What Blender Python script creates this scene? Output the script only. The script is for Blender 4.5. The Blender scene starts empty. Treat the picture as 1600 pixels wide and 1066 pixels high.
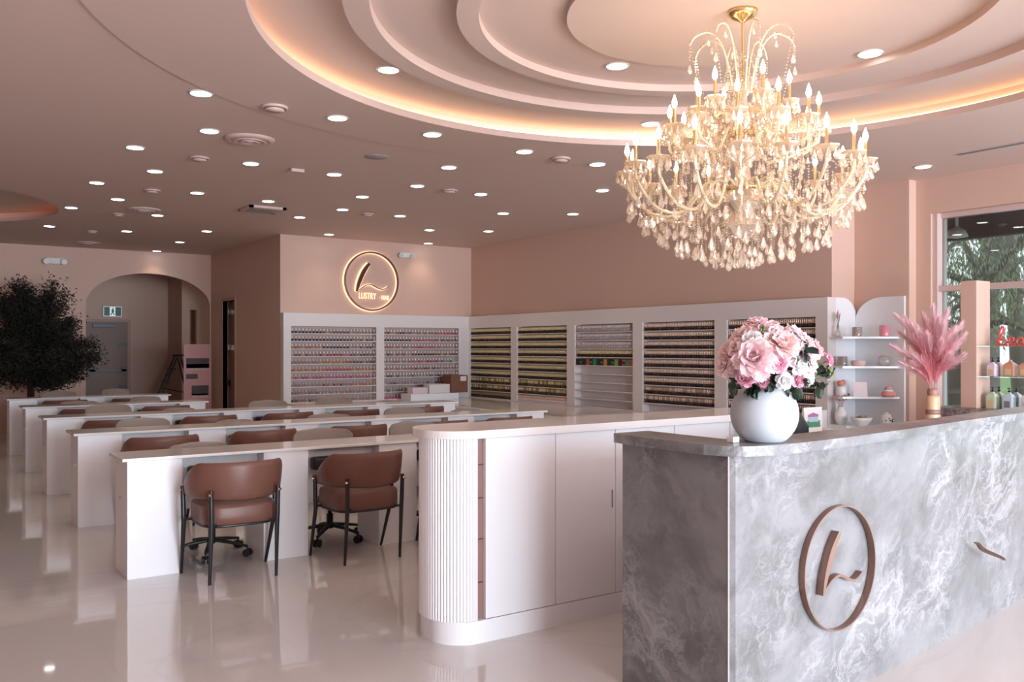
import bpy, bmesh, math, random
from mathutils import Vector, Matrix, noise
PI = math.pi
sc = bpy.context.scene
col = sc.collection
# ------------------------------------------------------------------ camera
F_PX, HOR = 1385.0, 543.0
YAW = math.atan(945 / 1385.0)
CS, CC = math.sin(YAW), math.cos(YAW)
cam_d = bpy.data.cameras.new('camera'); cam = bpy.data.objects.new('camera', cam_d); col.objects.link(cam)
cam.location = (0, 0, 1.5); cam.rotation_euler = (PI / 2, 0, -YAW)
cam_d.sensor_width = 36; cam_d.lens = 36 * F_PX / 1600; cam_d.shift_y = (HOR - 533) / 1600
cam_d.clip_end = 200
sc.camera = cam
# ------------------------------------------------------------------ world, daylight, exposure
sc.view_settings.view_transform = 'Standard'; sc.view_settings.look = 'None'
sc.view_settings.exposure = 0.12; sc.view_settings.gamma = 1.0; sc.view_settings.use_curve_mapping = False
w = bpy.data.worlds.new('world'); sc.world = w; w.use_nodes = True
wb = w.node_tree.nodes['Background']; wb.inputs[0].default_value = (0.86, 0.93, 1.0, 1); wb.inputs[1].default_value = 1.3

def area(name, loc, rot, sx, sy, power, color):
    d = bpy.data.lights.new(name, 'AREA'); d.shape = 'RECTANGLE'; d.size = sx; d.size_y = sy
    d.energy = power; d.color = color
    o = bpy.data.objects.new(name, d); o.location = loc; o.rotation_euler = rot; col.objects.link(o)
    return o
# daylight entering by the shop front windows behind the camera
area('daylight_front', (4.6, -7.05, 1.7), (PI / 2, 0, 0), 8.6, 2.7, 1620, (0.72, 0.85, 1.0))
# unseen fill lamp added low at the shop front, tilted up to brighten the ceiling
area('pavement_bounce', (4.6, -6.9, .6), (PI / 2 + .6, 0, 0), 8.6, .5, 420, (1.0, 0.95, 0.92))
# daylight entering by the side windows to the right
area('daylight_side', (9.45, 1.6, 1.7), (0, PI / 2, 0), 2.6, 6.5, 45, (0.88, 0.93, 1.0))

# ------------------------------------------------------------------ measuring helpers
def ray(px, py):
    k = (px - 800) / F_PX
    return (CS + k * CC, CC - k * CS, (HOR - py) / F_PX)
def at_z(px, py, z):
    r = ray(px, py); t = (z - 1.5) / r[2]; return (r[0] * t, r[1] * t)
def at_y(px, py, Y):
    r = ray(px, py); t = Y / r[1]; return Vector((r[0] * t, Y, 1.5 + r[2] * t))
def at_x(px, py, X):
    r = ray(px, py); t = X / r[0]; return Vector((X, r[1] * t, 1.5 + r[2] * t))
def at_t(px, py, t):
    r = ray(px, py); return Vector((r[0] * t, r[1] * t, 1.5 + r[2] * t))
def to_px(v):
    d = v[0] * CS + v[1] * CC
    return 800 + F_PX * (v[0] * CC - v[1] * CS) / d, HOR - F_PX * (v[2] - 1.5) / d

# ------------------------------------------------------------------ materials
M = {}
def mat(name, base, rough=0.5, metal=0.0, noise_amt=0.0, nscale=8.0, bump=0.0, bscale=60.0, spec=0.5, **kw):
    m = bpy.data.materials.new(name); m.use_nodes = True
    nt = m.node_tree; b = nt.nodes['Principled BSDF']
    b.inputs['Base Color'].default_value = (*base, 1)
    b.inputs['Roughness'].default_value = rough; b.inputs['Metallic'].default_value = metal
    b.inputs['Specular IOR Level'].default_value = spec
    for k, v in kw.items():
        b.inputs[k.replace('_', ' ')].default_value = v
    tc = None
    if noise_amt or bump:
        tc = nt.nodes.new('ShaderNodeTexCoord')
    if noise_amt:
        n = nt.nodes.new('ShaderNodeTexNoise'); n.inputs['Scale'].default_value = nscale; n.inputs['Detail'].default_value = 4
        nt.links.new(tc.outputs['Object'], n.inputs['Vector'])
        r = nt.nodes.new('ShaderNodeMix'); r.data_type = 'RGBA'
        r.inputs[6].default_value = (*[c * (1 - noise_amt) for c in base], 1)
        r.inputs[7].default_value = (*[min(1, c * (1 + noise_amt)) for c in base], 1)
        nt.links.new(n.outputs['Fac'], r.inputs[0]); nt.links.new(r.outputs[2], b.inputs['Base Color'])
    if bump:
        n2 = nt.nodes.new('ShaderNodeTexNoise'); n2.inputs['Scale'].default_value = bscale
        nt.links.new(tc.outputs['Object'], n2.inputs['Vector'])
        bp = nt.nodes.new('ShaderNodeBump'); bp.inputs['Strength'].default_value = bump; bp.inputs['Distance'].default_value = 0.01
        nt.links.new(n2.outputs['Fac'], bp.inputs['Height']); nt.links.new(bp.outputs['Normal'], b.inputs['Normal'])
    M[name] = m; return m
def emis(name, color, strength):
    m = bpy.data.materials.new(name); m.use_nodes = True; nt = m.node_tree
    nt.nodes.remove(nt.nodes['Principled BSDF'])
    e = nt.nodes.new('ShaderNodeEmission'); e.inputs[0].default_value = (*color, 1); e.inputs[1].default_value = strength
    nt.links.new(e.outputs[0], nt.nodes['Material Output'].inputs[0]); M[name] = m; return m

mat('wall_paint', (0.63, 0.42, 0.335), 0.55, noise_amt=0.02, nscale=3, bump=0.02, bscale=200)
mat('ceiling_paint', (0.68, 0.515, 0.45), 0.6, noise_amt=0.02, nscale=2)
mat('dome_paint', (0.68, 0.52, 0.46), 0.55)
mat('lip_paint', (0.58, 0.41, 0.35), 0.5)
mat('white_lacquer', (0.82, 0.83, 0.86), 0.28, noise_amt=0.01)
mat('white_top', (0.80, 0.77, 0.75), 0.06, noise_amt=0.02, nscale=3)
mat('unit_white', (0.74, 0.68, 0.665), 0.35)
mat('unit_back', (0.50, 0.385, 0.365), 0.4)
mat('slot_brown', (0.30, 0.17, 0.145), 0.4)
mat('brown_leather', (0.165, 0.07, 0.05), 0.42, noise_amt=0.08, nscale=12, bump=0.05, bscale=300)
mat('black_metal', (0.012, 0.012, 0.014), 0.35)
mat('black_plastic', (0.01, 0.01, 0.011), 0.45)
mat('brass', (0.83, 0.60, 0.28), 0.2, 1.0)
mat('rose_metal', (0.30, 0.18, 0.145), 0.25, 1.0)
mat('rose_side', (0.50, 0.35, 0.29), 0.3, 1.0)
mat('chrome', (0.75, 0.75, 0.76), 0.15, 1.0)
mat('grey_fabric', (0.30, 0.235, 0.20), 0.9, noise_amt=0.12, nscale=150, bump=0.2, bscale=400)
mat('white_ceramic', (0.50, 0.55, 0.60), 0.5)
mat('white_gloss', (0.82, 0.82, 0.82), 0.2)
mat('leaf_dark', (0.018, 0.040, 0.022), 0.5, noise_amt=0.3, nscale=30)
mat('leaf_olive', (0.16, 0.20, 0.07), 0.5)
mat('stem_green', (0.10, 0.14, 0.05), 0.6)
mat('peony', (0.93, 0.69, 0.71), 0.75, noise_amt=0.06, nscale=25)
mat('peony_pale', (0.94, 0.80, 0.81), 0.75, noise_amt=0.05, nscale=25)
mat('peony_blush', (0.93, 0.69, 0.65), 0.75, noise_amt=0.06, nscale=25)
mat('rose_pink', (0.84, 0.47, 0.58), 0.75, noise_amt=0.12, nscale=40)
mat('rose_white', (0.86, 0.84, 0.84), 0.7)
mat('pampas', (0.90, 0.40, 0.43), 0.9, noise_amt=0.1, nscale=20)
mat('pampas_pale', (0.94, 0.66, 0.68), 0.9, noise_amt=0.1, nscale=20)
mat('stem_pale', (0.72, 0.42, 0.40), 0.7)
mat('gold_paper', (0.74, 0.47, 0.29), 0.4, 0.12, noise_amt=0.06, nscale=10)
mat('cardboard', (0.20, 0.085, 0.05), 0.8, noise_amt=0.1, nscale=6)
mat('tree_leaf', (0.012, 0.014, 0.010), 0.7, noise_amt=0.4, nscale=6)
mat('tree_bark', (0.030, 0.018, 0.013), 0.9, noise_amt=0.4, nscale=14, bump=0.4, bscale=40)
mat('door_paint', (0.21, 0.125, 0.09), 0.45, noise_amt=0.03)
mat('door_frame', (0.47, 0.30, 0.245), 0.5)
mat('coral', (0.78, 0.30, 0.25), 0.7)
mat('red_script', (0.72, 0.10, 0.08), 0.4)
mat('pink_glass', (0.75, 0.28, 0.35), 0.15)
mat('tray_brown', (0.40, 0.22, 0.17), 0.5)
mat('poster_pink', (0.62, 0.30, 0.28), 0.5)
mat('poster_dark', (0.06, 0.035, 0.035), 0.5, noise_amt=0.8, nscale=25)
mat('poster_pale', (0.60, 0.45, 0.40), 0.5, noise_amt=0.35, nscale=25)
mat('plastic_white', (0.72, 0.70, 0.69), 0.4)
mat('vent_dark', (0.03, 0.015, 0.012), 0.8)
mat('vent_pink', (0.64, 0.47, 0.43), 0.5)
mat('grille_grey', (0.20, 0.19, 0.20), 0.5)
mat('speaker_grey', (0.36, 0.31, 0.31), 0.5)
mat('jamb_white', (0.88, 0.92, 0.96), 0.4)
mat('frame_pink', (0.62, 0.45, 0.42), 0.45)
mat('eave_dark', (0.05, 0.05, 0.055), 0.7)
mat('grass', (0.20, 0.34, 0.12), 0.95, noise_amt=0.3, nscale=4)
mat('pavement', (0.55, 0.55, 0.53), 0.9, noise_amt=0.08, nscale=4)
mat('bark_grey', (0.24, 0.22, 0.21), 0.95, noise_amt=0.4, nscale=3, bump=0.6, bscale=14)
mat('out_leaf', (0.34, 0.42, 0.28), 0.6, noise_amt=0.35, nscale=1.5)
mat('out_leaf_pale', (0.52, 0.60, 0.44), 0.6, noise_amt=0.3, nscale=1.5)
mat('label_gold', (0.62, 0.46, 0.25), 0.4)
mat('sign_green', (0.01, 0.10, 0.07), 0.4)
mat('amber_liquid', (0.62, 0.30, 0.20), 0.2)
mat('lilac_liquid', (0.74, 0.60, 0.66), 0.2)
mat('green_liquid', (0.52, 0.60, 0.44), 0.2)
mat('blue_liquid', (0.50, 0.60, 0.66), 0.2)
mat('bag_green', (0.05, 0.28, 0.16), 0.5)
mat('bag_blue', (0.45, 0.62, 0.75), 0.5)
mat('bag_purple', (0.42, 0.15, 0.35), 0.5)
mat('candle_gold', (0.80, 0.58, 0.30), 0.3, 0.8)
mat('arm_glass', (1.0, 0.84, 0.60), 0.14, 0.12, Transmission_Weight=0.30)
emis('lamp_face', (1.0, 0.97, 0.93), 9.0)
emis('bulb_glow', (1.0, 0.80, 0.55), 40.0)
emis('cove_led', (1.0, 0.66, 0.38), 7.0)
emis('cove_led_dim', (1.0, 0.42, 0.25), 0.9)
emis('sign_led', (1.0, 0.62, 0.40), 1.5)
emis('exit_face', (0.75, 0.95, 0.92), 0.7)
emis('unit_lamp', (1.0, 0.95, 0.9), 0.35)

def glassy(name, tint, gloss=0.12, alpha_mix=0.8, rough=0.03, diff=0.0):
    m = bpy.data.materials.new(name); m.use_nodes = True; nt = m.node_tree
    nt.nodes.remove(nt.nodes['Principled BSDF'])
    tr = nt.nodes.new('ShaderNodeBsdfTransparent'); tr.inputs[0].default_value = (*tint, 1)
    gl = nt.nodes.new('ShaderNodeBsdfGlossy'); gl.inputs['Roughness'].default_value = rough; gl.inputs[0].default_value = ((1, .94, .86, 1) if 'crystal' in name else (1, 1, 1, 1))  # crystal gloss tinted warm: bulb glow put into its colour
    fr = nt.nodes.new('ShaderNodeFresnel'); fr.inputs[0].default_value = 1.5
    ad = nt.nodes.new('ShaderNodeMath'); ad.operation = 'ADD'; ad.inputs[1].default_value = gloss; ad.use_clamp = True
    nt.links.new(fr.outputs[0], ad.inputs[0])
    mx = nt.nodes.new('ShaderNodeMixShader'); nt.links.new(ad.outputs[0], mx.inputs[0])
    nt.links.new(tr.outputs[0], mx.inputs[1]); nt.links.new(gl.outputs[0], mx.inputs[2])
    last = mx
    if diff:
        d = nt.nodes.new('ShaderNodeBsdfDiffuse'); d.inputs[0].default_value = ((1.0, .88, .74, 1) if 'crystal' in name else (0.95, 0.90, 0.86, 1))  # warm diffuse share of crystal also paints in the bulbs' glow
        t2 = nt.nodes.new('ShaderNodeBsdfTranslucent'); t2.inputs[0].default_value = ((1.0, .88, .74, 1) if 'crystal' in name else (0.95, 0.90, 0.86, 1))
        m1 = nt.nodes.new('ShaderNodeMixShader'); m1.inputs[0].default_value = 0.5
        nt.links.new(d.outputs[0], m1.inputs[1]); nt.links.new(t2.outputs[0], m1.inputs[2])
        m2 = nt.nodes.new('ShaderNodeMixShader'); m2.inputs[0].default_value = diff
        nt.links.new(mx.outputs[0], m2.inputs[1]); nt.links.new(m1.outputs[0], m2.inputs[2]); last = m2
    nt.links.new(last.outputs[0], nt.nodes['Material Output'].inputs[0]); M[name] = m; return m
glassy('pane_glass', (0.95, 0.97, 0.97), 0.02, rough=0.0)
glassy('shelf_glass', (0.80, 0.92, 0.88), 0.08)
glassy('jar_glass', (0.93, 0.90, 0.90), 0.06, diff=0.22)
glassy('crystal', (0.98, 0.95, 0.92), 0.24, rough=0.06, diff=0.27)
glassy('crystal_dim', (0.98, 0.96, 0.95), 0.22, rough=0.05, diff=0.2)
glassy('clear_bottle', (0.90, 0.84, 0.85), 0.15, diff=0.35)

def floor_material():
    m = bpy.data.materials.new('floor_tile'); m.use_nodes = True; nt = m.node_tree; b = nt.nodes['Principled BSDF']
    tc = nt.nodes.new('ShaderNodeTexCoord')
    n = nt.nodes.new('ShaderNodeTexNoise'); n.inputs['Scale'].default_value = 0.45; n.inputs['Detail'].default_value = 6; n.inputs['Distortion'].default_value = 1.6
    nt.links.new(tc.outputs['Object'], n.inputs['Vector'])
    a = nt.nodes.new('ShaderNodeMath'); a.operation = 'SUBTRACT'; a.inputs[1].default_value = 0.5; nt.links.new(n.outputs['Fac'], a.inputs[0])
    ab = nt.nodes.new('ShaderNodeMath'); ab.operation = 'ABSOLUTE'; nt.links.new(a.outputs[0], ab.inputs[0])
    cr = nt.nodes.new('ShaderNodeValToRGB'); cr.color_ramp.elements[0].position = 0.0; cr.color_ramp.elements[0].color = (0.60, 0.575, 0.57, 1)
    cr.color_ramp.elements[1].position = 0.02; cr.color_ramp.elements[1].color = (0.64, 0.61, 0.60, 1)
    nt.links.new(ab.outputs[0], cr.inputs[0])
    br = nt.nodes.new('ShaderNodeTexBrick'); br.offset = 0.0; br.inputs['Scale'].default_value = 1.0
    br.inputs['Brick Width'].default_value = 0.8; br.inputs['Row Height'].default_value = 1.6
    br.inputs['Mortar Size'].default_value = 0.0012; br.inputs['Mortar'].default_value = (0.57, 0.54, 0.53, 1)
    nt.links.new(tc.outputs['Object'], br.inputs['Vector'])
    nt.links.new(cr.outputs[0], br.inputs['Color1']); nt.links.new(cr.outputs[0], br.inputs['Color2'])
    nt.links.new(br.outputs['Color'], b.inputs['Base Color'])
    b.inputs['Roughness'].default_value = 0.04; b.inputs['IOR'].default_value = 1.8
    n2 = nt.nodes.new('ShaderNodeTexNoise'); n2.inputs['Scale'].default_value = 1.1
    nt.links.new(tc.outputs['Object'], n2.inputs['Vector'])
    bp = nt.nodes.new('ShaderNodeBump'); bp.inputs['Strength'].default_value = 0.05; bp.inputs['Distance'].default_value = 0.02
    nt.links.new(n2.outputs['Fac'], bp.inputs['Height']); nt.links.new(bp.outputs['Normal'], b.inputs['Normal'])
    M['floor_tile'] = m
floor_material()

def marble_material(name, c0, c1, c2, c3, rough=0.28, sc_=1.0):
    m = bpy.data.materials.new(name); m.use_nodes = True; nt = m.node_tree; b = nt.nodes['Principled BSDF']
    L = nt.links.new; N = nt.nodes.new
    tc = N('ShaderNodeTexCoord')
    def vmath(op, a, b_=None, scale=None):
        n = N('ShaderNodeVectorMath'); n.operation = op; L(a, n.inputs[0])
        if isinstance(b_, tuple): n.inputs[1].default_value = b_
        elif b_ is not None: L(b_, n.inputs[1])
        if scale is not None:
            if isinstance(scale, float): n.inputs['Scale'].default_value = scale
            else: L(scale, n.inputs['Scale'])
        return n
    wn = N('ShaderNodeTexNoise'); wn.inputs['Scale'].default_value = 2.2 * sc_; wn.inputs['Detail'].default_value = 6; wn.inputs['Roughness'].default_value = .55
    L(tc.outputs['Object'], wn.inputs['Vector'])
    off = vmath('SUBTRACT', wn.outputs['Color'], (.5, .5, .5)); sw = vmath('SCALE', off.outputs[0], scale=0.30 / sc_)
    p = vmath('ADD', tc.outputs['Object'], sw.outputs[0])
    d = Vector((.62, .58, .37)).normalized()
    dt = vmath('DOT_PRODUCT', p.outputs[0], tuple(d))
    dn = N('ShaderNodeCombineXYZ')
    mulv = N('ShaderNodeVectorMath'); mulv.operation = 'SCALE'; mulv.inputs[0].default_value = tuple(d); L(dt.outputs['Value'], mulv.inputs['Scale'])
    along = vmath('SCALE', mulv.outputs[0], scale=-4.9 * sc_); nt.nodes.remove(dn)
    iso = vmath('SCALE', p.outputs[0], scale=6.6 * sc_)
    q = vmath('ADD', iso.outputs[0], along.outputs[0])
    def noise_(s_, det, ro, dist=0.0, offs=0.0):
        n = N('ShaderNodeTexNoise'); n.inputs['Scale'].default_value = s_; n.inputs['Detail'].default_value = det; n.inputs['Roughness'].default_value = ro; n.inputs['Distortion'].default_value = dist
        o = vmath('ADD', q.outputs[0], (offs, offs * .7, offs * 1.3)); L(o.outputs[0], n.inputs['Vector']); return n
    def ramp(src, stops):
        r = N('ShaderNodeValToRGB'); e = r.color_ramp.elements
        e[0].position = stops[0][0]; e[0].color = (*stops[0][1], 1); e[1].position = stops[-1][0]; e[1].color = (*stops[-1][1], 1)
        for pp, cc in stops[1:-1]:
            x = e.new(pp); x.color = (*cc, 1)
        L(src, r.inputs[0]); return r
    n1 = noise_(.75, 10, .64)
    base = ramp(n1.outputs['Fac'], [(.30, c0), (.46, c1), (.58, c2), (.74, tuple(c * 1.12 for c in c2))])
    def vein(scale, thr, width, strength, prev, offs, detail=7):
        n2 = noise_(scale, detail, .58, .5, offs)
        su = N('ShaderNodeMath'); su.operation = 'SUBTRACT'; su.inputs[1].default_value = thr; L(n2.outputs['Fac'], su.inputs[0])
        ab = N('ShaderNodeMath'); ab.operation = 'ABSOLUTE'; L(su.outputs[0], ab.inputs[0])
        vr = ramp(ab.outputs[0], [(0, (strength,) * 3), (width, (0, 0, 0))])
        nm_ = N('ShaderNodeTexNoise'); nm_.inputs['Scale'].default_value = 2.0 * sc_; nm_.inputs['Detail'].default_value = 3; L(tc.outputs['Object'], nm_.inputs['Vector'])
        mk = ramp(nm_.outputs['Fac'], [(.42, (0, 0, 0)), (.60, (1, 1, 1))])
        mu = N('ShaderNodeMath'); mu.operation = 'MULTIPLY'; L(vr.outputs[0], mu.inputs[0]); L(mk.outputs[0], mu.inputs[1])
        mx = N('ShaderNodeMix'); mx.data_type = 'RGBA'; mx.inputs[7].default_value = (*c3, 1); L(mu.outputs[0], mx.inputs[0]); L(prev, mx.inputs[6]); return mx.outputs[2]
    c_ = vein(.50, .52, .034, .60, base.outputs[0], 3.1)
    c_ = vein(1.2, .50, .024, .50, c_, 9.7)
    c_ = vein(3.0, .50, .03, .30, c_, 15.2, 8)
    n3 = noise_(7, 7, .8, 0, 21.0)
    sr = ramp(n3.outputs['Fac'], [(.58, (0, 0, 0)), (.72, (.55, .55, .55))])
    mx2 = N('ShaderNodeMix'); mx2.data_type = 'RGBA'; mx2.inputs[7].default_value = (*[c * 0.6 for c in c0], 1)
    L(sr.outputs[0], mx2.inputs[0]); L(c_, mx2.inputs[6]); L(mx2.outputs[2], b.inputs['Base Color'])
    b.inputs['Roughness'].default_value = rough; b.inputs['Specular IOR Level'].default_value = 0.35
    M[name] = m
marble_material('grey_marble', (0.135, 0.138, 0.138), (0.18, 0.184, 0.19), (0.235, 0.24, 0.25), (0.42, 0.432, 0.45))
marble_material('brown_marble', (0.07, 0.05, 0.05), (0.15, 0.11, 0.11), (0.30, 0.24, 0.23), (0.5, 0.42, 0.40), sc_=3)

def petal_mat(name, c):
    m = bpy.data.materials.new(name); m.use_nodes = True; nt = m.node_tree; nt.nodes.remove(nt.nodes['Principled BSDF'])
    tc = nt.nodes.new('ShaderNodeTexCoord'); n = nt.nodes.new('ShaderNodeTexNoise'); n.inputs['Scale'].default_value = 30; nt.links.new(tc.outputs['Object'], n.inputs['Vector'])
    mx = nt.nodes.new('ShaderNodeMix'); mx.data_type = 'RGBA'; mx.inputs[6].default_value = (*[v * .94 for v in c], 1); mx.inputs[7].default_value = (*[min(1, v * 1.04) for v in c], 1)
    nt.links.new(n.outputs['Fac'], mx.inputs[0])
    d = nt.nodes.new('ShaderNodeBsdfDiffuse'); t = nt.nodes.new('ShaderNodeBsdfTranslucent'); ms = nt.nodes.new('ShaderNodeMixShader'); ms.inputs[0].default_value = .38
    for q in (d, t): nt.links.new(mx.outputs[2], q.inputs[0])
    nt.links.new(d.outputs[0], ms.inputs[1]); nt.links.new(t.outputs[0], ms.inputs[2]); nt.links.new(ms.outputs[0], nt.nodes['Material Output'].inputs[0]); M[name] = m
petal_mat('peony', (0.95, 0.74, 0.77)); petal_mat('peony_pale', (0.96, 0.84, 0.86)); petal_mat('peony_blush', (0.95, 0.74, 0.72))
petal_mat('rose_white', (0.93, 0.92, 0.92)); petal_mat('rose_pink', (0.88, 0.50, 0.63))
petal_mat('pampas', (0.93, 0.44, 0.48)); petal_mat('pampas_pale', (0.95, 0.70, 0.73))
# ------------------------------------------------------------------ mesh builder
class MB:
    def __init__(s): s.v = []; s.f = []; s.m = []; s.sm = []
    def add(s, vs, fs, mi=0, smooth=False):
        o = len(s.v); s.v += [tuple(v) for v in vs]
        for f in fs: s.f.append(tuple(i + o for i in f)); s.m.append(mi); s.sm.append(smooth)
        return s
    def box(s, x0, x1, y0, y1, z0, z1, mi=0, R=None, T=None):
        vs = [(x0, y0, z0), (x1, y0, z0), (x1, y1, z0), (x0, y1, z0), (x0, y0, z1), (x1, y0, z1), (x1, y1, z1), (x0, y1, z1)]
        if R is not None: vs = [R @ Vector(v) for v in vs]
        if T is not None: vs = [Vector(v) + Vector(T) for v in vs]
        return s.add(vs, [(0, 3, 2, 1), (4, 5, 6, 7), (0, 1, 5, 4), (1, 2, 6, 5), (2, 3, 7, 6), (3, 0, 4, 7)], mi)
    def prism(s, poly, z0, z1, mi=0, smooth=False, cap=True):
        n = len(poly)
        a = sum(poly[i][0] * poly[(i + 1) % n][1] - poly[(i + 1) % n][0] * poly[i][1] for i in range(n))
        if a < 0: poly = poly[::-1]
        vs = [(x, y, z0) for x, y in poly] + [(x, y, z1) for x, y in poly]
        s.add(vs, [(i, (i + 1) % n, n + (i + 1) % n, n + i) for i in range(n)], mi, smooth)
        if cap: s.add(vs, [tuple(range(n))[::-1], tuple(range(n, 2 * n))], mi)
        return s
    def lathe(s, prof, c=(0, 0, 0), n=24, mi=0, smooth=True, flute=0):
        vs = []
        for r, z in prof:
            for i in range(n):
                a = 2 * PI * i / n; rr = r * (1 + flute * (i % 2))
                vs.append((c[0] + rr * math.cos(a), c[1] + rr * math.sin(a), c[2] + z))
        fs = []
        for j in range(len(prof) - 1):
            for i in range(n):
                fs.append((j * n + i, j * n + (i + 1) % n, (j + 1) * n + (i + 1) % n, (j + 1) * n + i))
        s.add(vs, fs, mi, smooth)
        s.add(vs, [tuple(range(n))[::-1], tuple(range((len(prof) - 1) * n, len(prof) * n))], mi, False)
        return s
    def tube(s, pts, rad, n=8, mi=0, smooth=True, flat=1.0):
        pts = [Vector(p) for p in pts]
        if not hasattr(rad, '__len__'): rad = [rad] * len(pts)
        vs = []; up = None
        for i, p in enumerate(pts):
            d = (pts[min(i + 1, len(pts) - 1)] - pts[max(i - 1, 0)])
            d = d.normalized() if d.length > 1e-9 else Vector((0, 0, 1))
            if up is None:
                up = Vector((0, 0, 1)) if abs(d.z) < 0.9 else Vector((0, 1, 0))
            x = d.cross(up)
            if x.length < 1e-6: x = d.orthogonal()
            x.normalize(); y = x.cross(d).normalized(); up = y
            for k in range(n):
                a = 2 * PI * k / n
                vs.append(p + x * math.cos(a) * rad[i] + y * math.sin(a) * rad[i] * flat)
        fs = [(j * n + k, (j + 1) * n + k, (j + 1) * n + (k + 1) % n, j * n + (k + 1) % n)
              for j in range(len(pts) - 1) for k in range(n)]
        s.add(vs, fs, mi, smooth)
        s.add(vs, [tuple(range(n)), tuple(range((len(pts) - 1) * n, len(pts) * n))[::-1]], mi)
        return s
    def sphere(s, c, r, n=12, mi=0, sz=1.0, smooth=True):
        m_ = max(4, n // 2)
        prof = [(max(1e-4, r * math.sin(PI * j / m_)), -r * sz * math.cos(PI * j / m_)) for j in range(m_ + 1)]
        return s.lathe(prof, c, n, mi, smooth)
    def quad(s, c, u, v, mi=0):
        c, u, v = Vector(c), Vector(u), Vector(v)
        return s.add([c - u - v, c + u - v, c + u + v, c - u + v], [(0, 1, 2, 3)], mi)
    def leaf(s, c, u, v, mi=0):
        c, u, v = Vector(c), Vector(u), Vector(v)
        return s.add([c - v, c + u * 0.8 - v * 0.1, c + v, c - u * 0.8 - v * 0.1], [(0, 1, 2, 3)], mi)
    def xform(s, Mx):
        s.v = [tuple(Mx @ Vector(v)) for v in s.v]; return s
    def build(s, name, mats, parent=None, bevel=0, loc=None):
        me = bpy.data.meshes.new(name); me.from_pydata(s.v, [], s.f); me.update()
        if isinstance(mats, str): mats = [mats]
        for m in mats: me.materials.append(M[m])
        me.polygons.foreach_set('material_index', s.m); me.polygons.foreach_set('use_smooth', s.sm)
        o = bpy.data.objects.new(name, me); col.objects.link(o)
        if parent is not None: o.parent = parent
        if loc is not None: o.location = loc
        if bevel:
            b = o.modifiers.new('bevel', 'BEVEL'); b.width = bevel; b.segments = 2; b.limit_method = 'ANGLE'; b.angle_limit = 0.7
        return o
def tag(o, label, cat, group=None, kind=None):
    o['label'] = label; o['category'] = cat
    if group: o['group'] = group
    if kind: o['kind'] = kind
    return o
def thing(name, label, cat, loc=(0, 0, 0), rz=0, group=None):
    o = bpy.data.objects.new(name, None); o.empty_display_size = 0.1; col.objects.link(o)
    o.location = loc; o.rotation_euler = (0, 0, rz); return tag(o, label, cat, group)
def struct(o, label=None, cat=None):
    o['kind'] = 'structure'
    o['label'] = label or o.name.replace('_', ' '); o['category'] = cat or o.name.split('_')[0]
    return o
def copy_tree(o, parent=None):
    c = o.copy(); col.objects.link(c)
    if parent is not None: c.parent = parent
    for ch in list(KIDS.get(o.name, [])) if False else [k for k in bpy.data.objects if k.parent == o]:
        copy_tree(ch, c)
    return c
KIDS = {}
ORD = ['first', 'second', 'third', 'fourth', 'fifth', 'sixth', 'seventh', 'eighth', 'ninth', 'tenth', 'eleventh', 'twelfth', 'thirteenth',
       'fourteenth', 'fifteenth', 'sixteenth', 'seventeenth', 'eighteenth', 'nineteenth', 'twentieth', 'twenty-first', 'twenty-second', 'twenty-third',
       'twenty-fourth', 'twenty-fifth', 'twenty-sixth', 'twenty-seventh', 'twenty-eighth', 'twenty-ninth', 'thirtieth', 'thirty-first', 'thirty-second',
       'thirty-third', 'thirty-fourth', 'thirty-fifth', 'thirty-sixth', 'thirty-seventh', 'thirty-eighth', 'thirty-ninth', 'fortieth']
def smooth_path(P, k=6):
    P = [Vector(p) for p in P]; out = []
    for i in range(len(P) - 1):
        a, b, c, d = P[max(i - 1, 0)], P[i], P[i + 1], P[min(i + 2, len(P) - 1)]
        for j in range(k):
            t = j / k
            out.append(0.5 * ((2 * b) + (c - a) * t + (2 * a - 5 * b + 4 * c - d) * t * t + (3 * b - a - 3 * c + d) * t ** 3))
    out.append(P[-1]); return out

# ================================================================== THE SETTING
HC = 3.32
XR, YB = 8.55, 13.86          # right wall with the display, back wall with the sign
XN, YN = 8.97, 6.18           # niche
XW, YW = 9.10, 5.51           # window wall
XS, YR = 4.95, 17.8           # side wall of the recess, arch wall
X0, Y0 = -5.0, -7.0
fl = MB(); fl.add([(X0 - 1, Y0 - 1, 0), (XW + .3, Y0 - 1, 0), (XW + .3, 22, 0), (X0 - 1, 22, 0)], [(0, 1, 2, 3)])
struct(fl.build('floor', 'floor_tile'), 'glossy pale marble tiled floor', 'floor')

def ring_ceiling(outer, holes, z, name_mat, name):
    bm = bmesh.new(); edges = []
    def loop(pts):
        vs = [bm.verts.new((p[0], p[1], z)) for p in pts]
        for i in range(len(vs)): edges.append(bm.edges.new((vs[i], vs[(i + 1) % len(vs)])))
    loop(outer)
    for h in holes: loop(h)
    bmesh.ops.triangle_fill(bm, use_beauty=True, edges=edges)
    for f in bm.faces:
        if f.normal.z > 0: f.normal_flip()
    me = bpy.data.meshes.new(name); bm.to_mesh(me); bm.free(); me.materials.append(M[name_mat])
    o = bpy.data.objects.new(name, me); col.objects.link(o); return o
def circle(c, r, n=128): return [(c[0] + r * math.cos(2 * PI * i / n), c[1] + r * math.sin(2 * PI * i / n)) for i in range(n)]
DC = (4.0, 3.6); RD = 2.735; RS = 3.58
TC = (-0.317, 13.34); RT = 1.99
struct(ring_ceiling([(X0 - .5, Y0 - .5), (XW + .3, Y0 - .5), (XW + .3, 18), (X0 - .5, 18)], [circle(DC, RS), circle(TC, RT, 96)], HC, 'ceiling_paint', 'ceiling'),
       'flat pink ceiling with downlights', 'ceiling')
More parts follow.
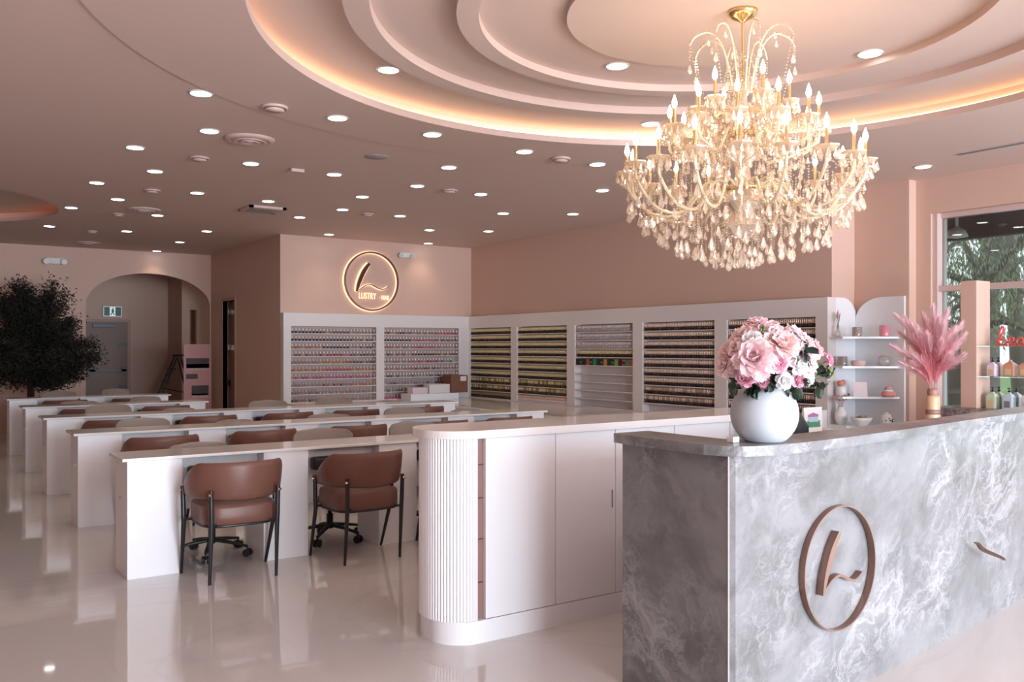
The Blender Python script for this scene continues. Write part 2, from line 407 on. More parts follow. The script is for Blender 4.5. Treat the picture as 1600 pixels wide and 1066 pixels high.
# shallow dropped round panel around the dome, cove lip and stepped dome above it
def annulus(mb, c, r0, r1, z, mi=0, n=128, up=False):
    vs = circle(c, r0, n); ws = circle(c, r1, n)
    V = [(x, y, z) for x, y in vs] + [(x, y, z) for x, y in ws]
    fs = [(i, n + i, n + (i + 1) % n, (i + 1) % n) for i in range(n)]
    if not up: fs = [f[::-1] for f in fs]
    mb.add(V, fs, mi, False)
def band(mb, c, r, z0, z1, mi=0, n=128):
    V = [(x, y, z0) for x, y in circle(c, r, n)] + [(x, y, z1) for x, y in circle(c, r, n)]
    mb.add(V, [(i, n + i, n + (i + 1) % n, (i + 1) % n) for i in range(n)], mi, True)
d = MB(); annulus(d, DC, RD, RS, HC - 0.008); band(d, DC, RS, HC - 0.008, HC)
struct(d.build('trim_1', 'ceiling_paint'), 'shallow round ceiling panel around the dome', 'trim')
d = MB(); band(d, DC, RD, HC - 0.008, HC + 0.045); annulus(d, DC, RD, RD + 0.03, HC + 0.045, up=True); band(d, DC, RD + .03, HC - .008, HC + .045)
struct(d.build('trim_2', 'lip_paint'), 'raised lip of the ceiling cove', 'trim')
ZP = 3.485
d = MB(); annulus(d, DC, 0.0001, RD + 0.22, ZP, n=160); band(d, DC, RD + 0.22, HC, ZP); annulus(d, DC, RD, RD + 0.22, HC + 0.001, up=True)
struct(d.build('trim_3', 'dome_paint'), 'recessed round plane of the ceiling dome', 'trim')
def ring_step(name, r0, r1, z0, z1):
    d = MB(); annulus(d, DC, r0, r1, z0, 0, 160)
    if r0 > 0.01: band(d, DC, r0, z0, z1, 1, 160)
    band(d, DC, r1, z0, z1, 0, 160)
    struct(d.build(name, ['dome_paint', 'lip_paint']), 'stepped plaster ring of the ceiling dome', 'trim')
ring_step('trim_4', 2.09, 2.24, 3.425, ZP)
ring_step('trim_5', 1.47, 1.60, 3.435, ZP)
ring_step('trim_6', 0.0001, 0.95, 3.455, ZP)
# the warm cove strip hidden behind the lip
pl = MB(); annulus(pl, DC, RD + .15, RD + .218, HC + .076, up=True); band(pl, DC, RD + .15, HC + .002, HC + .076); annulus(pl, DC, RD + .15, RD + .218, HC + .002); band(pl, DC, RD + .218, HC + .002, HC + .076)
struct(pl.build('trim_11', 'dome_paint'), 'raised inner ledge of the ceiling cove', 'trim')
ledp = MB(); band(ledp, DC, RD + 0.205, HC + 0.0765, HC + 0.100)
annulus(ledp, DC, RD + 0.185, RD + 0.205, HC + 0.100, up=True); annulus(ledp, DC, RD + 0.185, RD + 0.205, HC + 0.0765)
band(ledp, DC, RD + 0.185, HC + 0.0765, HC + 0.100)
tag(ledp.build('cove_light_strip', 'cove_led'), 'warm glowing strip in the cove around the large ceiling dome', 'light strip')
# second round tray at the far left
d = MB(); annulus(d, TC, 0.0001, RT + 0.25, HC + 0.16, n=96); band(d, TC, RT + .25, HC, HC + 0.16, 0, 96); band(d, TC, RT, HC, HC + 0.04, 1, 96)
annulus(d, TC, RT, RT + .25, HC + .001, 0, 96, True)
annulus(d, TC, 0.7, 0.85, HC + 0.12, 0, 96); band(d, TC, .7, HC + .12, HC + .16, 1, 96); band(d, TC, .85, HC + .12, HC + .16, 0, 96)
struct(d.build('trim_7', ['ceiling_paint', 'lip_paint']), 'round ceiling tray at far left', 'trim')
ledp = MB(); band(ledp, TC, RT + 0.15, HC + .02, HC + .05, 0, 96); annulus(ledp, TC, RT + .13, RT + .15, HC + .05, 0, 96, True)
annulus(ledp, TC, RT + .13, RT + .15, HC + .02, 0, 96); band(ledp, TC, RT + .13, HC + .02, HC + .05, 0, 96)
tag(ledp.build('cove_light_strip', 'cove_led_dim'), 'dim orange glowing strip in the round ceiling tray at far left', 'light strip')

WT = 0.15
def wall(name, x0, x1, y0, y1, z0=0, z1=HC + .2, m='wall_paint', label=None):
    return struct(MB().box(x0, x1, y0, y1, z0, z1).build(name, m), label or 'pink painted ' + name.replace('_', ' '), 'wall')
wall('wall_right', XR, XR + .45, YN, YB + WT, z1=HC, label='dusty pink wall above the long polish display')
wall('wall_back', XS, XR, YB, YB + WT, z1=HC, label='dusty pink back wall carrying the round sign')
wall('wall_niche', XN, XN + .3, YW, YN - .002, z1=HC, label='pink wall of the corner niche')
wall('wall_left', X0 - WT, X0, Y0, 18.2, z1=HC)
# side wall of the recess with a doorway
DY0, DY1, DZ = 16.25, 17.0, 2.37
b = MB(); b.box(XS, XS + WT, YB + WT, DY0, 0, HC); b.box(XS, XS + WT, DY1, YR + .2, 0, HC); b.box(XS, XS + WT, DY0, DY1, DZ, HC)
struct(b.build('wall_recess', 'wall_paint'), 'pink side wall of the recess with a doorway', 'wall')
# arch wall
AX, AA, AZ, AB = 3.815, 1.115, 2.30, 0.605
def arch_wall():
    b = MB(); n = 40
    b.box(X0, AX - AA, YR, YR + WT, 0, HC)
    xs = [AX - AA * math.cos(PI * i / n) for i in range(n + 1)]
    zs = [AZ + AB * math.sin(PI * i / n) for i in range(n + 1)]
    for i in range(n):
        V = [(xs[i], YR, zs[i]), (xs[i + 1], YR, zs[i + 1]), (xs[i + 1], YR, HC), (xs[i], YR, HC),
             (xs[i], YR + WT, zs[i]), (xs[i + 1], YR + WT, zs[i + 1]), (xs[i + 1], YR + WT, HC), (xs[i], YR + WT, HC)]
        b.add(V, [(0, 1, 2, 3), (5, 4, 7, 6), (0, 4, 5, 1)])
    b.box(AX + AA, XS, YR, YR + WT, 0, HC)
    return b
struct(arch_wall().build('wall_arch', 'wall_paint'), 'dark pink far wall with a wide arch', 'wall')
struct(MB().box(X0, AX - AA, YR - .015, YR, 0, .1).build('baseboard_arch', 'wall_paint'), 'low pink baseboard of the far wall', 'baseboard')
# corridor behind the arch
wall('wall_corridor', 1.35, 5.1, 20.6, 20.75, label='dim end wall of the corridor behind the arch')
cx_block = at_y(284, 500, 19.4).x
b = MB()
dx0, dx1 = at_y(297, 500, 19.4).x, at_y(307, 500, 19.4).x
b.box(cx_block, dx0, 19.4, 19.55, 0, HC); b.box(dx1, 7.2, 19.4, 19.55, 0, HC); b.box(dx0, dx1, 19.4, 19.55, 2.3, HC)
b.box(cx_block, cx_block + .12, 19.55, 20.6, 0, HC)
struct(b.build('wall_corridor_right', 'wall_paint'), 'pink corridor wall with narrow doorway right of the ladder', 'wall')
wall('wall_corridor_left', 1.35, 1.5, YR + WT, 20.75)
wall('wall_corridor_door', 5.12, 7.2, 20.2, 20.3)
wall('wall_corridor_end', 7.2, 7.35, YR, 20.3)
struct(MB().box(1.3, 7.4, YR, 20.8, HC, HC + .1).build('ceiling_corridor', 'ceiling_paint'), 'corridor ceiling', 'ceiling')
# window wall
WZ0, WZM, WZ1 = 0.10, 2.13, 2.94
WY1 = 5.34; WY0 = -1.5
b = MB(); b.box(XW, XW + .3, WY1, YN, 0, HC); b.box(XW, XW + .3, WY0, WY1, WZ1, HC); b.box(XW, XW + .3, Y0, WY0, 0, HC); b.box(XW, XW + .3, WY0, WY1, 0, WZ0)
struct(b.build('wall_window', 'wall_paint'), 'pink wall around the side window', 'wall')
# front wall behind the camera: piers and header around tall shop windows
b = MB(); b.box(X0, XW + .3, Y0 - .2, Y0, 3.02, HC); b.box(X0, XW + .3, Y0 - .2, Y0, 0, .28)
b.box(X0, 0.2, Y0 - .2, Y0, .28, 3.02)
for x in (5.1, 9.0): b.box(x, x + .4, Y0 - .2, Y0, .28, 3.02)
struct(b.build('wall_front', 'wall_paint'), 'shop front wall behind the camera', 'wall')
# window 1 : frame, transom, panes
def window():
    r = bpy.data.objects.new('window_1', None); col.objects.link(r); struct(r, 'tall side window with a pink transom looking out on trees', 'window')
    f = MB(); fx0, fx1 = XW + .10, XW + .17
    f.box(XW + .03, fx1, WY1 - .055, WY1, WZ0, WZ1); f.box(fx0, fx1, WY0, WY1, WZ1 - .05, WZ1); f.box(fx0, fx1, WY0, WY1, WZ0, WZ0 + .05)
    f.box(fx0 - .05, fx1, WY0, WY1, WZM - .03, WZM + .03)
    for y in (1.9, -1.5): f.box(fx0, fx1, y, y + .06, WZ0, WZ1)
    f.build('window_frame', 'frame_pink', r)
    MB().box(XW + .172, XW + .295, WY1 - .012, WY1 - .001, WZ0, WZ1).build('window_jamb', 'jamb_white', r)
    g = MB(); g.box(fx0 + .03, fx0 + .036, 1.96, WY1 - .055, WZ0 + .05, WZM - .03); g.box(fx0 + .03, fx0 + .036, 1.96, WY1 - .055, WZM + .03, WZ1 - .05)
    g.box(fx0 + .03, fx0 + .036, WY0 + .06, 1.9, WZ0 + .05, WZM - .03); g.box(fx0 + .03, fx0 + .036, WY0 + .06, 1.9, WZM + .03, WZ1 - .05)
    g.build('window_pane', 'pane_glass', r)
window()

def door_side():
    r = bpy.data.objects.new('door_1', None); col.objects.link(r); struct(r, 'narrow brown door standing in the recess side wall', 'door')
    f = MB(); f.box(XS - .012, XS + .09, DY0 - .06, DY0, 0, DZ + .06); f.box(XS - .012, XS + .09, DY1, DY1 + .06, 0, DZ + .06); f.box(XS - .012, XS + .09, DY0, DY1, DZ, DZ + .06)
    f.build('door_frame', 'door_frame', r)
    MB().box(XS + .10, XS + .14, DY0 + .003, DY1 - .003, .01, DZ - .003).build('door_leaf', 'door_paint', r)
    for i, yy in enumerate((487, 543, 598)):
        z = at_x(355, yy, XS).z
        MB().box(XS + .05, XS + .1, DY1 - .16, DY1 - .04, z - .05, z + .05).build('hinge', 'chrome' if i < 2 else 'black_metal', r, .004)
door_side()
def door_exit():
    r = bpy.data.objects.new('door_2', None); col.objects.link(r); struct(r, 'brown exit door with push bar at the corridor end', 'door')
    Y = 20.6
    xa, xb = at_y(128, 560, Y).x, at_y(199, 560, Y).x; zt = at_y(160, 503, Y).z
    f = MB(); f.box(xa - .06, xa, Y - .03, Y, 0, zt + .06); f.box(xb, xb + .06, Y - .03, Y, 0, zt + .06); f.box(xa, xb, Y - .03, Y, zt, zt + .06)
    f.build('door_frame', 'door_frame', r)
    MB().box(xa, xb, Y - .02, Y - .001, 0.01, zt).build('door_leaf', 'door_paint', r)
    z = at_y(160, 579, Y).z
    MB().box(xa + .15, xb - .03, Y - .09, Y - .05, z - .03, z + .03).box(xb - .14, xb - .03, Y - .09, Y - .02, z - .05, z + .05).box(xa + .15, xa + .25, Y - .09, Y - .02, z - .05, z + .05).build('push_bar', 'grille_grey', r, .005)
    for yy in (539, 604):
        z = at_y(195, yy, Y).z; MB().box(xb - .18, xb - .02, Y - .035, Y - .02, z - .035, z + .035).build('hinge_plate', 'black_metal', r)
    z = zt - .08; MB().box(xa + .2, xa + .65, Y - .08, Y - .02, z - .04, z + .04).build('door_closer', 'black_metal', r, .004)
door_exit()

# outside ground
struct(MB().box(XW + .31, 60, -20, 50, -.2, -.05).build('trim_8', 'grass'), 'green lawn outside the window', 'lawn')
struct(MB().box(XW + .31, 11.2, -20, 40, -.05, -.02).box(17.5, 20, -20, 40, -.05, -.03).build('trim_9', 'pavement'), 'pale pavement outside the window', 'pavement')
e = MB(); e.box(XW + .31, 11.0, -4, 9, 3.12, 3.3); e.box(10.9, 11.05, -4, 9, 2.86, 3.3)
struct(e.build('trim_10', 'eave_dark'), 'dark eave outside above the window', 'eave')

# ================================================================== CEILING FIXTURES
def make_downlight(z):
    r = thing('recessed_downlight', '', 'ceiling light', (0, 0, z))
    MB().lathe([(.071, -.001), (.086, -.001), (.088, -.005), (.075, -.010), (.071, -.008)], n=28).build('trim_ring', 'plastic_white', r)
    MB().lathe([(.0001, -.010), (.072, -.010), (.072, -.004), (.0001, -.004)], n=28).build('diffuser', 'lamp_face', r)
    return r
DL = [(314,145),(327,204),(211,230),(392,255),(242,267),(151,285),(308,301),(184,311),(111,324),(77,353),(246,336),(323,361),(198,361),(281,378),(245,392),
      (419,314),(468,339),(514,366),(527,182),(675,208),(522,272),(566,307),(535,327),(625,337),(671,359),(669,380),(652,290),(701,261),(751,303),(819,235),
      (786,333),(763,361),(895,334),(933,255),(941,297),(1442,260)]
proto = make_downlight(HC); spd = None
order = sorted(range(len(DL)), key=lambda i: DL[i][0])
for rank, i in enumerate(order):
    x, y = at_z(DL[i][0], DL[i][1], HC)
    zz = HC - (.008 if math.hypot(x - DC[0], y - DC[1]) < RS else 0)
    o = proto if rank == 0 else copy_tree(proto)
    o.location = (x, y, zz)
    tag(o, 'round lit downlight in the flat pink ceiling, %s of these counting from the left' % ORD[rank], 'ceiling light', 'downlights in the flat ceiling')
    if spd is None:
        spd = bpy.data.lights.new('downlight_beam', 'SPOT'); spd.energy = 12; spd.spot_size = math.radians(105); spd.spot_blend = 0.9; spd.color = (1, .80, .62); spd.shadow_soft_size = .06
    s = bpy.data.objects.new('downlight_beam', spd); col.objects.link(s); s.location = (x, y, zz - .03)
for (px, py, z, lab) in ((607,108,ZP,'large lit downlight at the left in the outermost recessed ring of the dome'), (1016,193,ZP,'lit downlight in the dome half hidden by left candles of the chandelier'),
                    (964,102,ZP,'lit downlight left of the chandelier top in the inner dome ring'), (1359,83,ZP,'lit downlight right of the chandelier top beside the inner dome step')):
    x, y = at_z(px, py, z); o = copy_tree(proto); o.location = (x, y, z); tag(o, lab, 'ceiling light', 'downlights in the dome')
    s = bpy.data.objects.new('downlight_beam', spd); col.objects.link(s); s.location = (x, y, z - .03)
# round ceiling speakers and vents
def round_vent(px, py, r, label, kind):
    x, y = at_z(px, py, HC)
    zz = HC - (.008 if math.hypot(x - DC[0], y - DC[1]) < RS else 0)
    if kind == 'small':
        t = thing('round_ceiling_valve', label, 'ceiling vent', (x, y, zz), 0, 'small round ceiling valves')
        MB().lathe([(r * .8, -.001), (r, -.001), (r, -.012), (r * .86, -.022), (r * .8, -.012)], n=32).build('collar', 'vent_pink', t)
        MB().lathe([(.0001, -.002), (r * .79, -.002), (r * .79, -.006), (.0001, -.006)], n=24).build('throat', 'vent_dark', t)
        MB().lathe([(.0001, -.008), (r * .45, -.010), (r * .72, -.022), (r * .72, -.032), (.0001, -.036)], n=32).build('valve_disc', 'vent_pink', t)
    else:
        t = thing('round_air_diffuser', label, 'air diffuser', (x, y, zz), 0, 'large round air diffusers')
        MB().lathe([(r * .78, -.001), (r, -.001), (r, -.006), (r * .82, -.028), (r * .76, -.022)], n=40).build('outer_cone', 'vent_pink', t)
        MB().lathe([(.0001, -.001), (r * .77, -.001), (r * .77, -.004), (.0001, -.004)], n=32).build('throat', 'vent_dark', t)
        for k, (a, bb) in enumerate(((.50, .66), (.26, .40))):
            MB().lathe([(r * a, -.014 - k * .004), (r * bb, -.030 - k * .004), (r * bb - .008, -.036 - k * .004), (r * a, -.02 - k * .004)], n=36).build('inner_cone', 'vent_pink', t)
        MB().lathe([(.0001, -.012), (r * .2, -.03), (.0001, -.036)], n=20).build('centre_cap', 'vent_pink', t)
round_vent(429, 165, .10, 'small round ceiling valve nearest the front, left of the dome', 'small')
round_vent(312, 246, .09, 'small round ceiling valve just left below the large front air diffuser', 'small')
round_vent(238, 297, .09, 'faint small round ceiling valve near the tray, above far diffuser', 'small')
round_vent(876, 246, .095, 'small round ceiling valve left of the chandelier below the cove', 'small')
round_vent(702, 297, .095, 'small round ceiling valve between downlights at the middle of the ceiling', 'small')
round_vent(574, 334, .09, 'faint small round ceiling valve above the round wall sign', 'small')
round_vent(185, 334, .08, 'faint small round ceiling valve left of the second air diffuser', 'small')
round_vent(144, 361, .08, 'faint small round ceiling valve above the farthest air diffuser', 'small')
round_vent(390, 217, .215, 'large round air diffuser nearest the front, left of the dome', 'big')
round_vent(225, 327, .215, 'large round air diffuser halfway back beside a downlight', 'big')
round_vent(137, 379, .20, 'farthest faint large round air diffuser above the tree', 'big')
# square ceiling items
x, y = at_z(410, 326, HC)
t = thing('ceiling_access_grille', 'grey square ceiling grille with raised pink frame near the wall corner', 'ceiling vent', (x, y, HC), 0)
f = MB(); 
for a in range(4):
    R = Matrix.Rotation(a * PI / 2, 3, 'Z'); f.box(-.24, .24, .19, .24, -.03, -.001, 0, R)
f.build('grille_frame', 'vent_pink', t); MB().box(-.186, .186, -.186, .186, -.034, -.002).build('grille_panel', 'speaker_grey', t, .004)
x, y = at_z(462, 265, HC)
tag(MB().box(-.07, .07, -.07, .07, -.035, -.001).build('ceiling_sensor', 'vent_pink', None, .006, (x, y, HC)), 'small square sensor box on the ceiling left of the middle', 'sensor')
x, y = at_z(588, 245, HC)
tag(MB().lathe([(.0001, -.006), (.11, -.006), (.115, -.001), (.0001, -.001)], n=32).build('ceiling_speaker', 'speaker_grey', None, 0, (x, y, HC)), 'flat round grey speaker grille flush in the ceiling', 'speaker')
x, y = at_z(1600, 222, HC)
t = thing('slot_diffuser', 'long narrow slot air diffuser in the ceiling at far right', 'air diffuser', (x, y, HC))
f = MB(); f.box(-.05, .05, -.7, .62, -.006, -.001); f.build('slot_frame', 'vent_pink', t)
MB().box(-.035, -.006, -.68, .6, -.008, -.0062).box(.006, .035, -.68, .6, -.008, -.0062).build('slot', 'grille_grey', t)

# emergency lights and exit sign
def emergency(loc, rz, label, s=1.0):
    t = thing('emergency_light', label, 'emergency light', loc, rz)
    MB().box(-.15 * s, .15 * s, -.07 * s, -.001, -.06 * s, .06 * s).build('battery_case', 'plastic_white', t, .01)
    for sx in (-1, 1):
        h = MB().tube([(sx * .15 * s, -.04 * s, -.0), (sx * .15 * s, -.14 * s, -.02 * s)], [.035 * s, .055 * s], 14).build('lamp_head', 'plastic_white', t)
        MB().tube([(sx * .15 * s, -.138 * s, -.02 * s), (sx * .15 * s, -.143 * s, -.021 * s)], .045 * s, 14).build('lamp_lens', 'unit_lamp', h)
p = at_y(632, 399, YB); emergency(p, 0, 'white twin-head emergency light on the back wall right of the round sign', .75)
p = at_y(85, 408, YR); emergency(p, 0, 'small emergency light on the dark far wall above the tree', .95)
p = at_y(175, 487, 20.6)
t = thing('exit_sign', 'lit exit sign with running figure above the corridor door', 'exit sign', p)
MB().box(-.19, .19, -.06, -.001, -.115, .115).build('sign_case', 'plastic_white', t, .006)
MB().box(-.175, .175, -.064, -.061, -.10, .10).build('sign_face', 'exit_face', t)
g = MB(); g.box(-.17, -.055, -.068, -.0645, -.095, .095); g.box(.055, .17, -.068, -.0645, -.095, .095)
g.sphere((.012, -.067, .06), .016, 8).box(-.02, .02, -.068, -.0645, -.02, .045).tube([(-.005, -.066, -.02), (-.035, -.066, -.08)], .01, 6).tube([(.01, -.066, -.02), (.035, -.066, -.075)], .01, 6).tube([(0, -.066, .03), (.04, -.066, .0)], .008, 6)
g.build('sign_symbol', 'sign_green', t)

# ================================================================== POLISH DISPLAYS
ZS = [1.728 - i * 0.1235 for i in range(10)]
TOPZ, UZ0 = 2.056, 0.602
BAYR = [(13.666, 12.349), (12.169, 10.814), (10.622, 9.309), (9.113, 7.787), (7.585, 6.282)]
BAYB = [(5.073, 6.565), (6.714, 8.188)]
FX, FY = 8.40, 13.70
BAYN = ['far left', 'second', 'middle', 'fourth', 'last right']
def display(axis):
    if axis == 'x':
        r = thing('polish_display_unit', 'long white built-in polish display along the right wall with five shelf bays', 'display shelf', (FX, YN - .05, 0))
        lo, hi = 6.125, FY; bays = [(b_, a_) for a_, b_ in BAYR][::-1]
    else:
        r = thing('polish_display_unit', 'white built-in polish display on the back wall under the round sign', 'display shelf', (4.946, FY, 0))
        lo, hi = 4.946, 8.548; bays = BAYB
    ox, oy = r.location.x, r.location.y
    def bx(mb, a0, a1, d0, d1, z0, z1):
        if axis == 'x': mb.box(FX + d0 - ox, FX + d1 - ox, a0 - oy, a1 - oy, z0, z1)
        else: mb.box(a0 - ox, a1 - ox, FY + d0 - oy, FY + d1 - oy, z0, z1)
    f = MB(); dep = .148 if axis == 'x' else .158
    ztop = ZS[0] + .115
    bx(f, lo, hi if axis == 'x' else 8.40, 0, dep, ztop, TOPZ)
    edges = [lo] + [e_ for b_ in bays for e_ in b_] + [hi if axis == 'x' else 8.40]
    for i in range(0, len(edges), 2): bx(f, edges[i], edges[i + 1], 0, dep - .0201, UZ0, ztop)
    for (a0, a1) in bays: bx(f, a0, a1, 0, dep - .0201, UZ0, ZS[-1])
    f.build('frame', 'unit_white', r)
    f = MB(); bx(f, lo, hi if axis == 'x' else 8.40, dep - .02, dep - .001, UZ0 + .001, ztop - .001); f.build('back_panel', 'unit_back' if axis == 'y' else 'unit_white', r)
    for (a0, a1) in bays:
        for z in ZS[:-1]:
            s = MB(); bx(s, a0 + .001, a1 - .001, .004, dep - .021, z - .012, z); s.build('shelf', 'unit_white', r)
display('x'); display('y')

# low glossy ledge counter under the displays
c = thing('wall_counter', 'low glossy L-shaped white counter running under both polish displays', 'counter', (7.6, 12.6, 0))
def rel(mb, o): mb.xform(Matrix.Translation(-Vector(o.location))); return mb
rel(MB().prism([(5.0, 12.35), (7.0, 12.35), (7.0, 6.1), (8.545, 6.1), (8.545, 13.855), (5.0, 13.855)], .565, .60), c).build('countertop', 'white_top', c)
rel(MB().box(5.05, 7.05, 12.45, 13.84, 0, .564).box(7.1, 8.53, 6.15, 12.4, 0, .564), c).build('cabinet_base', 'white_lacquer', c)

rnd = random.Random(7)
PAL = {'blacks': [(.02, .012, .015), (.05, .01, .015), (.03, .02, .02), (.10, .03, .03), (.06, .03, .035)],
       'mix': [(.25, .06, .05), (.45, .12, .10), (.35, .2, .16), (.15, .05, .05), (.55, .30, .25), (.1, .05, .05)],
       'reds': [(.45, .02, .04), (.55, .05, .10), (.35, .02, .03), (.6, .12, .15)],
       'pinks': [(.55, .12, .22), (.6, .25, .30), (.5, .05, .15)],
       'nudes': [(.45, .26, .22), (.5, .33, .27), (.38, .20, .17), (.35, .18, .12)],
       'oranges': [(.55, .18, .05), (.6, .28, .1), (.5, .1, .05)],
       'greys': [(.3, .3, .34), (.15, .15, .18), (.4, .36, .38), (.08, .08, .10)],
       'dark': [(.018, .010, .008), (.03, .012, .01), (.06, .02, .015), (.012, .010, .010)],
       'olive': [(.05, .035, .01), (.03, .02, .008), (.10, .06, .015)],
       'hot': [(.7, .06, .25), (.6, .10, .30)]}
PM = {}
for k, L_ in PAL.items():
    PM[k] = []
    for j, c_ in enumerate(L_):
        mat('polish_%s_%d' % (k, j), c_, 0.15); PM[k].append('polish_%s_%d' % (k, j))
mat('cap_pearl', (.97, .92, .88), .12, .0, spec=1.0); mat('cap_gold', (.90, .74, .40), .3, .35); mat('cap_rose', (.93, .70, .56), .28, .35)
mat('cap_grey', (.55, .50, .48), .3); mat('cap_gold_dark', (.42, .31, .14), .3, .5); mat('cap_rose_dark', (.58, .37, .29), .3, .4)
mat('cap_clear', (.80, .66, .66), .2)
def bottle_mesh(style, body, cap):
    m = MB()
    if style == 'round':
        m.lathe([(.0001, 0), (.017, 0), (.019, .006), (.018, .028), (.011, .038), (.0001, .038)], n=8, mi=0)
        m.lathe([(.0001, .038), (.0105, .038), (.0095, .074), (.0001, .076)], n=8, mi=1)
    elif style == 'gel':
        m.lathe([(.0001, 0), (.0125, 0), (.0125, .040), (.008, .046), (.0001, .046)], n=8, mi=0)
        m.lathe([(.0001, .046), (.0092, .047), (.0086, .098), (.0001, .100)], n=8, mi=1)
    else:
        m.lathe([(.0001, 0), (.013, 0), (.013, .05), (.008, .056), (.0001, .056)], n=8, mi=0)
        m.lathe([(.0001, .056), (.0105, .057), (.0100, .095), (.0001, .096)], n=8, mi=1)
    return m
_cache = {}
KINDN = {'round': 'round_polish_bottle', 'gel': 'capped_polish_bottle', 'clear': 'clear_polish_bottle'}
def bottle_obj(style, body, cap, loc, label, group):
    kn = KINDN[style] if style != 'gel' else ('gold_capped_polish_bottle' if cap.startswith('cap_gold') or 'gold-capped' in label else 'rose_capped_polish_bottle')
    k = (kn, style, body, cap)
    if k not in _cache:
        o = bottle_mesh(style, body, cap).build(kn, [body, cap]); _cache[k] = o
    else:
        o = _cache[k].copy(); col.objects.link(o)
    o.location = loc; tag(o, label, 'nail polish', group)
def rows_emit(items, style, limit, stuff_label, stuff_group, sname):
    items.sort(key=lambda t: t[0])
    for it in items[:limit]:
        _, loc, body, cap, lab, grp = it; bottle_obj(style, body, cap, loc, lab, grp)
    rest = items[limit:]
    if rest:
        mb = MB(); names = []
        for _, loc, body, cap, lab, grp in rest:
            for n_ in (body, cap):
                if n_ not in names: names.append(n_)
            b_ = bottle_mesh(style, body, cap)
            bi, ci = names.index(body), names.index(cap)
            o_ = len(mb.v); mb.v += [(x + loc[0], y + loc[1], z + loc[2]) for x, y, z in b_.v]
            mb.f += [tuple(i + o_ for i in f_) for f_ in b_.f]; mb.m += [bi if q == 0 else ci for q in b_.m]; mb.sm += b_.sm
        tag(mb.build(sname, names), stuff_label, 'nail polish', stuff_group, 'stuff')
# back wall bays: round bottles with pearly caps
rowsL = [('blacks', 'mix', 'nudes'), ('blacks', 'blacks', 'mix'), ('oranges', 'blacks', 'mix'), ('mix', 'reds', 'mix'), ('nudes', 'oranges', 'greys'),
         ('oranges', 'reds', 'oranges'), ('pinks', 'hot', 'pinks'), ('nudes', 'mix', 'oranges'), ('nudes', 'nudes', 'nudes'), ('mix', 'nudes', 'nudes')]
rowsR = [('mix', 'nudes', 'reds'), ('blacks', 'pinks', 'mix'), ('mix', 'reds', 'nudes'), ('mix', 'blacks', 'mix'), ('nudes', 'reds', 'greys'),
         ('nudes', 'mix', 'nudes'), ('greys', 'greys', 'greys'), ('greys', 'greys', 'blacks'), ('greys', 'greys', 'blacks'), ('hot', 'hot', 'greys')]
items = []
for bi, (bay, rows) in enumerate(((BAYB[0], rowsL), (BAYB[1], rowsR))):
    side = 'left' if bi == 0 else 'right'
    for ri, z in enumerate(ZS):
        n = 25
        for i in range(n):
            x = bay[0] + (i + .5) * (bay[1] - bay[0]) / n
            if bi == 1 and ((ri == 4 and i > 22) or (ri == 8 and i > 13) or (ri == 9 and i > 8)): continue
            pal = rows[ri][min(2, int(i / n * 3))]
            body = rnd.choice(PM[pal]); cap = 'cap_pearl' if (ri < 4 or (bi == 1 and ri < 7)) else ('cap_grey' if ri in (7, 8, 9) or bi == 1 else 'cap_rose')
            items.append((math.hypot(x, FY) + (0 if ri < 6 else 3), (x, FY + .03, z), body, cap,
                          'small round polish bottle on the %s shelf of the %s bay under the sign' % (ORD[ri], side), 'polish on %s shelf of %s back bay' % (ORD[ri], side)))
rows_emit(items, 'round', 300, 'remaining small round polish bottles filling lower shelves of both bays under the sign', 'remaining polish on the back wall', 'round_polish_bottles')
# right wall: gold capped bottles in the two far bays
items = []
for bi in (0, 1):
    y1, y0 = BAYR[bi]; n = 44
    for ri, z in enumerate(ZS):
        for i in range(n):
            y = y1 - (i + .5) * (y1 - y0) / n
            if bi == 1 and ri == 9: body, cap = 'cap_clear', 'cap_rose'
            else: body, cap = rnd.choice(PM['olive' if ri > 6 else 'dark']), 'cap_gold' if ri < 7 else ('cap_gold_dark' if (ri > 8 or rnd.random() < .4) else 'cap_gold')
            items.append((math.hypot(FX, y), (FX + .03, y, z), body, cap, 'gold-capped dark polish bottle on the %s shelf of the %s bay, right wall' % (ORD[ri], BAYN[bi]),
                          'gold-capped polish on %s shelf of %s bay' % (ORD[ri], BAYN[bi])))
for i in range(40):
    y = BAYR[2][0] - .03 - (i + .5) * (BAYR[2][0] - BAYR[2][1] - .04) / 40
    items.append((0, (FX + .03, y, ZS[3]), PM['dark'][i % 3], 'cap_gold', 'gold-capped dark polish bottle on the fourth shelf of the middle bay', 'gold-capped row in the middle bay'))
rows_emit(items, 'gel', 300, 'remaining gold-capped polish bottles packed along the two farthest right wall bays', 'remaining gold-capped polish', 'gold_capped_polish_bottles')
# clear bottles, one gold row, and boxes in the middle bay
y1, y0 = BAYR[2]
for ri in (0, 1, 2):
    n = 36
    for i in range(n):
        if ri == 0 and i > 33: continue
        y = y1 - .03 - (i + .5) * (y1 - y0 - .05) / n
        bottle_obj('clear', 'clear_bottle', 'cap_clear', (FX + .03, y, ZS[ri]), 'pale clear polish bottle on the %s shelf of the middle bay' % ORD[ri], 'clear polish on %s shelf of the middle bay' % ORD[ri])
mat('box_black', (.012, .014, .018), .4); mat('box_green', (.25, .35, .05), .5); mat('box_red', (.5, .06, .04), .5); mat('box_amber', (.55, .26, .05), .5); mat('box_teal', (.02, .25, .12), .5)
seq = ['box_black', 'box_black', 'box_black', 'box_red', 'box_black', 'box_teal', 'box_black', 'box_black', 'box_amber', 'box_black', 'box_black', 'box_green', 'box_black', 'box_red', 'box_teal', 'box_red']
